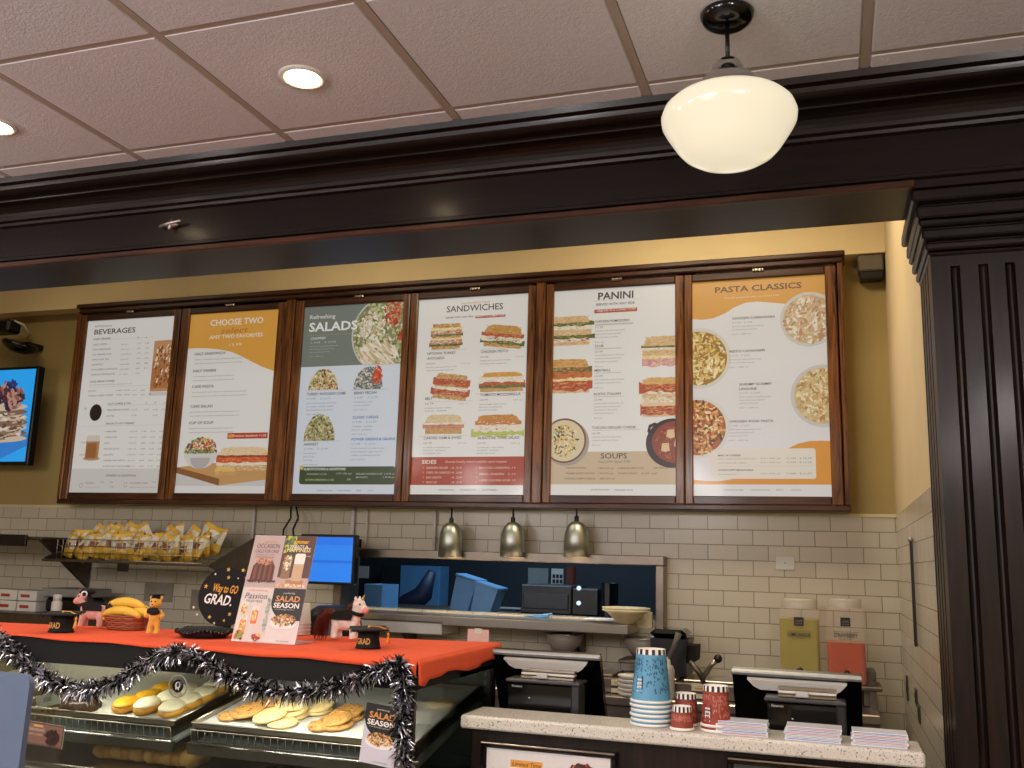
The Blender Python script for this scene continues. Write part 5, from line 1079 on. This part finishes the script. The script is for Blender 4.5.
for k,(u,v) in enumerate(((128,689),(238,689),(340,693),(180,663),(30,676))):
    tag(M().lathe([(.0001,.007),(.0045,.004),(.006,0),(.0045,-.004),(.0001,-.007)],8,sm=False).build('silver_bauble',m_chrome,None,at(u,v,2.145)),'silver bauble on the garland, %s'%('below the left swag','at the middle swag above the cookies','at the right swag above the cookies','just above the round decal','at the left end beside the blue panel')[k],'bauble','silver baubles on the garland')
# ================================================================ orange table cloth
def cloth():
    a=M(); nx,ny=120,24; vs=[]
    x0,x1,y0,y1=CX0,CX1+.004,CY0-.004,CY1+.02
    def wav(x,y): return .0016*noise.noise(Vector((x*9,y*9,0)))+.0007*noise.noise(Vector((x*40,y*30,3)))
    for j in range(ny+1):
        for i in range(nx+1):
            x=x0+(x1-x0)*i/nx; y=y0+(yback(x)+.01-y0)*j/ny; vs.append((x,y,ZT+abs(wav(x,y))))
    fs=[(j*(nx+1)+i,j*(nx+1)+i+1,(j+1)*(nx+1)+i+1,(j+1)*(nx+1)+i) for j in range(ny) for i in range(nx)]
    a.add(vs,fs,None,0,True)
    # right hanging side
    vs=[];m=5
    for k in range(m+1):
        for j in range(ny+1):
            t=j/ny; y=y0+(yback(x1)+.01-y0)*t; drop=.040+.006*math.sin(t*14)+.016*t*(1-t)*2+(.018 if j<2 else 0); wv=.005*math.sin(t*22)*k/m
            b=vs; b.append((x1+.004*min(k,1)+abs(wv)+.004*k/m,y,(ZT+abs(wav(x1,y)))-drop*k/m))
    a.add(vs,[(k*(ny+1)+j,k*(ny+1)+j+1,(k+1)*(ny+1)+j+1,(k+1)*(ny+1)+j) for k in range(m) for j in range(ny)],None,0,True)
    vs=[]
    for k in range(3):
        for i in range(nx+1):
            x=x0+(x1-x0)*i/nx; dr=(.004+.002*math.sin(x*21)+.014*max(0,1-(x1-x)/1.3)+(.022*max(0,1-(x1-x)/.05)))*k/2; vs.append((x,y0-.003*min(k,1),(ZT+abs(wav(x,y0)))-dr))
    a.add(vs,[(k*(nx+1)+i,k*(nx+1)+i+1,(k+1)*(nx+1)+i+1,(k+1)*(nx+1)+i) for k in range(2) for i in range(nx)],None,0,True)
    o=a.build('table_cloth',mat('bright orange cloth','e2542a',.85,var=.05,nscale=15,bump=.2,bscale=200)); md=o.modifiers.new('s','SOLIDIFY'); md.thickness=.0012; md.offset=0
    return tag(o,'bright orange cloth covering the top of the pastry case','tablecloth')
cloth(); ZD=ZT+.002
def on(u,v): p=atz(u,v,ZD); p.z=ZD; return p
# ---- grad hats
m_felt=mat('black glitter felt','060506',.85,var=.6,nscale=300); m_gold=mat('gold print','c8a04c',.4,.3,var=.1)
def grad_hat(u,v,label,s=1,tassel='d8822c',ts=1,rz=.6):
    t=thing('graduation_hat',label,'hat',on(u,v)); 
    M().lathe([(.0001,0),(.040*s,0),(.037*s,.006),(.033*s,.03*s),(.034*s,.052*s),(.0001,.053*s)],28).build('cap_band',m_felt,t)
    T=Matrix.Translation((0,0,.055*s))@Matrix.Rotation(.05,4,'X')@Matrix.Rotation(rz,4,'Z'); b=.056*s
    a=M().bbox(-b,b,-b,b,0,.006*s,.002,T=T); a.build('board',m_felt,t)
    a=M(); R=random.Random(u)
    for k in range(150):
        e=R.randrange(4); q=R.uniform(-b,b); p=Vector(((q,-b,0),(q,b,0),(-b,q,0),(b,q,0))[e]); d=Vector((R.gauss(0,1),R.gauss(0,1),R.gauss(0,1))).normalized()*.010; w=Vector((R.gauss(0,1),R.gauss(0,1),0)).normalized()*.0012
        a.add([T@(p-w),T@(p+w),T@(p+d)],[(0,1,2)])
    a.build('tinsel_trim',mat('black foil trim','18161c',.25,.5),t,fixn=False)
    M().blob(T@Vector((0,0,.008*s)),.004,nu=8,nv=6).build('button',m_gold,t)
    c=T@Vector((b*.95*ts,-b*.9 if ts>0 else -b*.9,.004)); a=M().tube([T@Vector((0,0,.009)),T@Vector((b*.5*ts,-b*.45,.010)),c,c+Vector((.003,-.003,-.012))],.0015,6); a.build('tassel_cord',mat('tassel '+tassel,tassel,.7),t)
    a=M().blob(c+Vector((.003,-.003,-.012)),.004,nu=8,nv=6)
    for k in range(22): th=k*.6; a.tube([c+Vector((.003,-.003,-.013)),c+Vector((.003+.006*math.cos(th),-.003+.006*math.sin(th),-.042*s))],.0011,4)
    a.build('tassel',bpy.data.materials['tassel '+tassel],t)
    p=Pr(); p.text('GRAD',-.022*s,.014*s,.044*s,.018*s,'d0a85a',1,.03); a=M()
    vs=[]
    for q in p.v: th=-PI/2+q[0]/(.036*s); r=.0375*s; vs.append((r*math.cos(th),r*math.sin(th),q[1]))
    a.add(vs,p.f,'c8a050'); a.build('gold_letters',m_paint,t,fixn=False)
grad_hat(61,632,'black graduation hat with gold letters at the left end of the orange cloth',.92,'d8a04c',1,rz=.5); grad_hat(368,648,'black graduation hat with gold letters in front of the white unicorn',.88,'d8822c',1,rz=.55)
# ---- plush animals
def plush(name,label,loc,rz,blobs,tubes,col,vox=.0035,s=1):
    t=thing(name,label,'plush toy',loc,rz); a=M()
    for c,r in blobs: a.blob([q*s for q in c],tuple(q*s for q in r) if isinstance(r,tuple) else r*s,nu=14,nv=10)
    for pp,rr in tubes: a.tube([[q*s for q in p] for p in pp],[q*s for q in rr],10)
    o=a.build('body',mat(label[:18]+' plush',col,.95,var=.10,nscale=60,bump=.8,bscale=220,sheen=.6),t); soften(o,vox,3); return t
def unicorn(loc,rz,label,body,mane,horn,muz,cape=True):
    t=plush('unicorn_plush',label,loc,rz,[((0,0,.055),(.038,.024,.026)),((.026,0,.064),(.022,.020,.026)),((-.028,0,.056),(.022,.022,.026)),((.042,0,.108),(.022,.019,.021)),((.058,0,.097),(.016,.014,.013)),((.036,.014,.128),(.005,.004,.010)),((.036,-.014,.128),(.005,.004,.010))],
      [([(.028,0,.07),(.036,0,.09),(.042,0,.105)],[.02,.017,.016]),([(.03,.013,.05),(.034,.015,.02),(.035,.015,.006)],[.013,.011,.013]),([(.03,-.013,.05),(.034,-.015,.02),(.035,-.015,.006)],[.013,.011,.013]),([(-.028,.013,.05),(-.032,.015,.02),(-.031,.015,.006)],[.014,.011,.013]),([(-.028,-.013,.05),(-.032,-.015,.02),(-.031,-.015,.006)],[.014,.011,.013])],body,vox=.0032)
    M().blob((.064,0,.094),(.0125,.0135,.0115),jit=.05).build('muzzle',mat('pink plush '+label[:6],muz,.9,var=.1,nscale=80,sheen=.5),t)
    M().lathe([(.0045,0),(.0035,.008),(.0001,.022)],10,T=Matrix.Translation((.052,0,.124))@Matrix.Rotation(.45,4,'Y')).build('horn',mat('gold horn '+label[:6],horn,.35,.4),t)
    for y in (-.0165,.0165): M().blob((.053,y,.112),.0028,nu=8,nv=6).build('eye',m_gloss,t)
    a=M(); R=random.Random(4)
    for k in range(70): y=R.gauss(0,.007); q=R.random(); a.tube([(.034-.014*q,y,.127-.05*q),(.02-.014*q,y*1.5,.118-.05*q),(.014-.016*q,y*2.2,.098-.05*q)],[.0016,.0014,.0006],4)
    a.build('mane',mat('mane '+label[:6],mane,.8,var=.3,nscale=80),t)
    a=M()
    for k in range(150): q=Vector((R.gauss(0,.006),R.gauss(0,.008),R.gauss(0,.006))); a.tube([Vector((-.045,0,.066))+q*.3,Vector((-.064,0,.080))+q,Vector((-.082,0,.055))+q*1.6,Vector((-.088,0,.018))+q*2.0],[.0018,.0018,.0015,.0007],4)
    a.build('tail',bpy.data.materials['mane '+label[:6]],t)
    if cape:
        M().prism([(-.036,.062),(.03,.062),(.036,.085),(.02,.094),(-.025,.088),(-.038,.078)],'y',-.0275,-.0245).build('cape_side',m_felt,t); M().prism([(-.036,.062),(.03,.062),(.036,.085),(.02,.094),(-.025,.088),(-.038,.078)],'y',.0245,.0275).build('cape_side',m_felt,t)
        M().lathe([(.0195,0),(.0235,.002),(.0235,.010),(.019,.012)],18,T=Matrix.Translation((.034,0,.078))@Matrix.Rotation(.3,4,'Y'),cap=False).build('collar',m_felt,t)
        p=Pr(); p.text('2024'[:2],-.024,.068,.02,.012,'c8a050',1,.03); a=M(); a.add(p.v,p.f,None,0,False,Matrix(((1,0,0,0),(0,0,-1,-.0276),(0,1,0,0),(0,0,0,1)))); a.c=p.c
    return t
u_=unicorn(on(345,640),.0,'white unicorn plush with gold horn, red brown tail and black cape','efe3d8','6b2c20','c8a850','e89a88')
u_.scale=(.94,.94,.94)
pk=unicorn(on(92,628)+Vector((0,.0,0)),PI+.35,'pink pony plush with black cap and dark mane beside the bananas','d8a090','2c1c18','8a5a40','d88878')
pk.scale=(.86,.86,.86)
M().blob((.030,0,.128),(.028,.024,.014),jit=.1).build('black_cap',m_felt,pk); M().lathe([(.0001,0),(.012,0),(.012,.002),(.0001,.003)],20,T=Matrix.Translation((.03,.026,.12))@Matrix.Rotation(-PI/2,4,'X')).build('round_badge',m_white,pk); M().lathe([(.0001,0),(.007,0),(.007,.003),(.0001,.004)],16,T=Matrix.Translation((.03,.0265,.12))@Matrix.Rotation(-PI/2,4,'X')).build('badge_center',m_felt,pk)
yp=plush('yellow_plush','small yellow plush animal with black cap and bow beside the bananas',on(153,636),.2,[((0,0,.055),(.017,.014,.026)),((0,-.002,.093),(.018,.016,.018)),((0,-.016,.088),(.009,.008,.007)),((-.015,0,.108),(.006,.004,.007)),((.015,0,.108),(.006,.004,.007))],[([(-.009,0,.04),(-.011,-.001,.02),(-.011,-.003,.006)],[.009,.008,.010]),([(.009,0,.04),(.011,-.001,.02),(.011,-.003,.006)],[.009,.008,.010]),([(-.014,0,.068),(-.024,-.002,.06),(-.027,-.006,.052)],[.007,.006,.007]),([(.014,0,.068),(.024,-.002,.06),(.027,-.006,.052)],[.007,.006,.007])],'dfa233',vox=.0026)
M().blob((0,.003,.106),(.017,.015,.010)).build('black_cap',m_felt,yp); M().bbox(-.016,.016,-.014,.018,.115,.118,.001).build('cap_board',m_felt,yp)
M().blob((0,-.012,.070),(.020,.009,.011),jit=.2).build('black_bow',m_felt,yp)
for x in (-.006,.006): M().blob((x,-.0175,.098),.0022,nu=8,nv=6).build('eye',m_gloss,yp)
M().blob((0,-.023,.090),(.003,.002,.002),nu=8,nv=6).build('nose',mat('brown nose','5a2c1c',.4),yp)
# ---- bananas in basket
BS=.84
bk=thing('fruit_basket','brown woven basket under the bananas','basket',on(128,629)+Vector((0,-.01,0)))
a=M(); 
for k in range(7):
    z=.004+k*.0075; r=.85+.03*k; pp=[(.085*r*math.cos(th),.06*r*math.sin(th),z+.0012*math.sin(th*12+k*PI)) for th in [2*PI*q/48 for q in range(49)]]; a.tube(pp,.0042,6,c=('8a4a2c','a85a34')[k%2])
a.build('woven_wall',m_paint,bk); M().lathe([(.0001,0),(.075,0),(.075,.003),(.0001,.003)],24,T=Matrix.Diagonal((1,.7,1,1))).build('basket_base',mat('dark wicker','5a3420',.7),bk)
m_ban=mat('ripe banana skin','e2b43c',.5,var=.12,nscale=20); m_bt=mat('banana tip','5a4020',.7)
for k in range(6):
    t=thing('banana',('topmost banana lying across the basket','banana just under the topmost one','front banana along the near basket rim','banana at the back of the basket','banana at the right end with its tip sticking out','lowest banana inside the basket')[k],'banana',bk.location+BS*Vector(((-.0,.0,.004,.0,.045,-.01)[k],(-.01,.012,-.034,.036,0,-.012)[k],(.094,.082,.064,.072,.066,.048)[k])),(0.05,-.12,.02,.1,-.25,.2)[k],group='bananas in the basket')
    t.scale=(BS,BS,BS)
    pp=[(-.085+.17*q/10,0,-.020*((q/5-1)**2)+.004) for q in range(11)]; rr=[.006,.013,.016,.0175,.018,.018,.018,.0175,.016,.012,.006]
    M().tube(pp,rr,7).build('skin',m_ban,t); M().tube([pp[-1],(.096,0,-.022)],[.0055,.004],6).build('stem',m_bt,t); M().tube([pp[0],(-.089,0,-.018)],[.006,.003],6).build('blossom_tip',m_bt,t)
bk.scale=(BS,BS,BS)
# ---- black beaded disc
bd=thing('sequin_disc','flat black sequined cap with beaded edge lying on the orange cloth','hat',on(204,637))
M().lathe([(.0001,0),(.06,0),(.075,.012),(.074,.022),(.05,.028),(.0001,.030)],40).build('disc_body',m_felt,bd)
a=M()
for k in range(44): th=2*PI*k/44; a.blob((.078*math.cos(th),.078*math.sin(th),.018+.004*math.sin(5*th)),.0055,nu=8,nv=6)
a.build('beaded_edge',m_gloss,bd)
# ---- round sign
C_=at(225,596.5,2.60); rs=thing('congratulations_sign','round black sign with gold stars reading way to go grad','sign',(C_.x,2.60,ZD)); T=Matrix.Translation((0,0,C_.z-ZD))@Matrix.Rotation(-.12,4,'X')@Matrix.Rotation(0.10,4,'Y')
def starp(p,x,y,r,c,l=2,rot=0.3): p.poly([(x+(r if k%2==0 else r*.42)*math.cos(rot+PI/5*k),y+(r if k%2==0 else r*.42)*math.sin(rot+PI/5*k)) for k in range(10)],c,l)
pts_=[(.098*math.cos(2*PI*k/56),.091*math.sin(2*PI*k/56)) for k in range(56)]; M().prism(pts_,'y',0,.004,T=T).build('disc_body',m_blackm,rs)
M().prism([(-.012,0),(.012,0),(.008,C_.z-ZD)],'y',.006,.010,T=Matrix.Translation((0,.02,0))@Matrix.Rotation(.12,4,'X')).build('easel_leg',m_black,rs); M().bbox(-.03,.03,-.03,.06,0,.004,.001).build('easel_foot',m_black,rs)
p=Pr(); p.text('Way to GO',-.051,.010,.092,.025,'e0a030',2,.05,.15,.04); p.text('GRAD.',-.074,-.029,.104,.031,'f0ece8',2,.08,.2,.04)
def Q_(u,v): w_=at(u,v,2.60)-C_; return w_.x,w_.z
for u,v,r,c in ((224.7,569.5,.0085,'d8b458'),(239.5,568.5,.008,'d8b458'),(212.3,575.5,.005,'e8e4d8'),(226,577.3,.0075,'d8b458'),(235.6,577,.004,'e8e4d8'),(243.5,575.5,.006,'d8b458'),(204.7,588.7,.009,'e0a030'),(195.6,611,.006,'e8e4b8'),(200,617.5,.005,'e8e4d8'),(212.8,618.5,.008,'d8b458'),(227.8,620.2,.006,'d8b458'),(232.5,613.3,.008,'d8b458'),(218.4,624,.006,'d8c488')):
    x,y=Q_(u,v); p2_=Pr(); starp(p2_,0,0,r*.95,c); a=M(); a.add(p2_.v,p2_.f,None,0,False,T@Matrix(((1,0,0,x),(0,0,-1,-.0005),(0,1,0,y),(0,0,0,1)))); a.c=p2_.c; a.build('star',m_paper,rs,fixn=False)
a=M(); a.add(p.v,p.f,None,0,False,T@Matrix(((1,0,0,0),(0,0,-1,-.0005),(0,1,0,0),(0,0,0,1)))); a.c=p.c; a.build('lettering_print',m_paper,rs,fixn=False)
# ---- four panel poster, leaning back in a clear stand
A=on(231,641);B=on(302,644); W=(B.x-A.x); Yp=A.y
H_=.285; lean=math.atan2(.075,.27)
pt=thing('drinks_poster','four panel poster with chocolate cake, coffee drinks, iced teas and salad','poster',((A.x+B.x)/2,Yp,ZD)); T=Matrix.Rotation(-lean,4,'X')
topz=at(253.7,535,Yp+.075).z-ZD; H_=topz/math.cos(lean)
M().box(-W/2,W/2,.001,.004,0,H_,T=T).build('stand_panel',mat('clear acrylic','d8dce0',.1,alpha=.5),pt); M().bbox(-W/2,W/2,-.0,.10,0,.003,.001).build('stand_foot',mat('clear acrylic foot','d8dce0',.1,alpha=.5),pt)
p=Pr(); hw,hh=W*.5,H_*.5
p.rect(0,hw,hh,H_,'b9a39e',0); p.text('special',hw*.35,H_*.93,hw*.4,.007,'d8a050',2,.0,.3); p.text('OCCASION',hw*.14,H_*.875,hw*.74,.014,'6a4a48',2); p.text('CALLS FOR CAKE',hw*.12,H_*.83,hw*.76,.010,'6a4a48',2)
for k in range(2): p.text('rich chocolate bundt cake made fresh',hw*.16,H_*(.805-.022*k),hw*.6,.004,'7a5a58',2)
p.poly([(hw*.12,hh*1.12),(hw*.88,hh*1.12),(hw*.86,hh*1.40),(hw*.74,hh*1.52),(hw*.5,hh*1.56),(hw*.28,hh*1.52),(hw*.16,hh*1.40)],'6a3a28',1.5)
for k in range(9): x=hw*(.16+.08*k); p.poly([(x,hh*1.12),(x+.003,hh*1.12),(x+.003,hh*1.42),(x,hh*1.42)],('3c1c14','8a5038')[k%2],2)
p.bits(hw*.5,hh*1.5,hw*.28,hh*.06,['c89878','b08060','8a5038'],26,.005,3); p.bits(hw*.5,hh*1.12,hw*.46,hh*.02,['3c1c14','5a3020'],20,.004,3)
p.rect(hw,W,hh,H_,'5a3a34',0); p.bits(hw*1.22,H_*.92,hw*.2,hh*.15,['4a6a3c','3c5830','6a8a48','c8b440'],60,.007,1,clip=(hw,W,hh,H_),shape='r'); p.text('summer',hw*1.3,H_*.925,hw*.5,.012,'e8b02c',3,.03); p.text('TREATS &',hw*1.2,H_*.885,hw*.6,.008,'e8dcd0',3,.02); p.text('HAPPINESS',hw*1.15,H_*.845,hw*.75,.013,'e8d8a0',3,.03)
p.rect(hw,W,hh,hh*1.2,'c0a498',1); p.rrect(hw*1.1,hw*1.38,hh*1.18,hh*1.62,.004,'8a6a48',2); p.bits(hw*1.24,hh*1.5,hw*.13,hh*.16,['e8e0d0','6a7a40','c8a878'],30,.005,3); p.rrect(hw*1.45,hw*1.78,hh*1.14,hh*1.62,.006,'c8a484',2.5); p.rrect(hw*1.45,hw*1.78,hh*1.46,hh*1.66,.006,'efe6da',3); p.rect(hw*1.3,hw*1.85,hh*1.08,hh*1.16,'b08054',2.2); p.bits(hw*1.5,hh*1.05,hw*.45,hh*.03,['e0b080','c89068','f0d8b8'],30,.004,3); p.text('try it iced',hw*1.62,H_*.80,hw*.3,.005,'e8dcd0',3)
p.rect(0,hw,0,hh,'d2c6c0',0); p.text('refreshing',hw*.2,hh*.93,hw*.6,.006,'d8924c',2); p.text('Passion',hw*.12,hh*.79,hw*.7,.017,'5a4a4c',2,0,.2); p.text('FRUIT TEAS',hw*.2,hh*.72,hw*.5,.007,'5a4a4c',2)
for x,y,c,h_ in ((.12,.14,'e09a3c',.34),(.44,.32,'e0783c',.34),(.06,.44,'c8d0a8',.30)): p.rrect(hw*x,hw*(x+.24),hh*y,hh*(y+h_),.004,'e0d4cc',1.5); p.rrect(hw*(x+.02),hw*(x+.22),hh*(y+.01),hh*(y+h_*.75),.003,c,2); p.bits(hw*(x+.12),hh*(y+h_*.5),hw*.09,hh*h_*.3,['f0c070','d86a3c','f0e0b0','a8b060'],16,.004,3)
p.bits(hw*.2,hh*.12,hw*.16,hh*.08,['c8782c','5a3a1c','8a9a3c'],24,.006,4); p.bits(hw*.75,hh*.1,hw*.12,hh*.06,['a8382c','5c2018','e0a868'],20,.006,4); p.bits(hw*.93,hh*.5,hw*.05,hh*.3,['8a9a8c','a8b4a4'],20,.006,3,clip=(0,hw,0,hh))
salad_card(p,hw,hh,hw,0,False)
a=M(); a.add(p.v,p.f,None,0,False,T@Matrix(((1,0,0,-W/2),(0,0,-1,0),(0,1,0,0),(0,0,0,1)))); a.c=p.c; a.build('poster_print',m_paper,pt,fixn=False)
# ---- white cup stack right of poster, paper note
wc=None
for k in range(4):
    lab='white paper cup right of the drinks poster, %s of the stack'%('lowest','second','third','topmost')[k]
    if wc is None:
        P=on(305,634); wc=thing('white_cup',lab,'cup',(P.x+.0,P.y-.02,ZD),group='white cups right of the poster'); M().lathe([(.026,0),(.0195,.062),(.0001,.062)],22,cap=False).build('cup_wall',m_white,wc); M().lathe([(.0255,0),(.028,.002),(.0265,.004)],22,cap=False).build('rolled_rim',m_rim,wc)
    else: dup(wc,(wc.location.x,wc.location.y,ZD+.011*k),label=lab)
tg=thing('note_paper','pale pink paper taped upright behind the right end of the orange cloth','paper',at(477,664,2.895)); M().box(-.035,.036,0,.0015,0,.105,c='e8b8aa').build('sheet',m_paint,tg); M().box(-.012,.012,-.001,0,.092,.108,c='d8d4c0').build('tape',m_paint,tg)
# ================================================================ light
def area(n,loc,rot,sx,sy,e,c=(1,1,1),spread=None):
    l=bpy.data.lights.new(n,'AREA'); l.shape='RECTANGLE'; l.size=sx; l.size_y=sy; l.energy=e; l.color=c
    if spread: l.spread=spread
    o=bpy.data.objects.new(n,l); COL.objects.link(o); o.location=loc; o.rotation_euler=rot; return o
def spot(n,loc,rot,e,c,ang=2.2,bl=.6,r=.05):
    l=bpy.data.lights.new(n,'SPOT'); l.energy=e; l.color=c; l.spot_size=ang; l.spot_blend=bl; l.shadow_soft_size=r
    o=bpy.data.objects.new(n,l); COL.objects.link(o); o.location=loc; o.rotation_euler=rot; return o
def point(n,loc,e,c,r=.05):
    l=bpy.data.lights.new(n,'POINT'); l.energy=e; l.color=c; l.shadow_soft_size=r
    o=bpy.data.objects.new(n,l); COL.objects.link(o); o.location=loc; return o
W_=(1,.82,.6)
w=bpy.data.worlds.new('w'); SC.world=w; w.use_nodes=True; w.node_tree.nodes['Background'].inputs[0].default_value=(.5,.42,.36,1); w.node_tree.nodes['Background'].inputs[1].default_value=.12
area('kitchen_fill',(-.6,4.1,3.6),(0,0,0),1.0,.5,28,(1,.85,.62))  # unseen area lights added to light the tile wall and menus
area('kitchen_fill',(-2.6,4.1,3.6),(0,0,0),1.0,.5,13,(1,.85,.62))
area('kitchen_fill',(-4.8,4.1,3.6),(0,0,0),1.0,.5,6,(1,.85,.62))
area('dining_fill',(-1.6,-1.0,2.92),(0,0,0),3.5,2.0,35,(1,.92,.9))  # broad unseen fill added to raise the dining side light
for x in (-3.9,-1.4,1.0):
    for y in (-.2,-2.2): point('ceiling_fill',(x,y,2.5),46,(1,.92,.92),.15)  # unseen point lights added to brighten the ceiling, no lamps modelled
point('ceiling_fill',(-3.9,1.6,2.5),16,(1,.9,.88),.15)
for x in (-1.427,-2.6,-3.77): spot('downlight_beam',(x,2.24,2.90),(0,0,0),14,W_,2.0)
for x in (-1.427,-.25,.9): spot('downlight_beam',(x,.9,2.915),(0,0,0),40,W_,2.0)
area('far_kitchen_light',(-1.9,6.2,2.38),(0,0,0),1.5,.6,20,(.55,.78,1))
for u in (450,512,576):
    q_=at(u,557,5.07); spot('heat_bulb',(q_.x,5.07,q_.z),(0,0,0),4,W_,2.4)
area('dining_window_light',(-3.2,YF+.1,1.6),(PI/2,0,0),2.5,1.6,30,(.7,.82,1))
for x in (-1.35,-2.15): area('case_fill',(x,2.27,1.232),(.35,0,0),.6,.02,1.9,(1,.9,.75))  # fill lights added under the case top to lighten the shelves
SC.view_settings.view_transform='Standard'; SC.view_settings.look='None'; SC.view_settings.exposure=0.0; SC.view_settings.gamma=1
try: SC.view_settings.use_curve_mapping=False
except Exception: pass
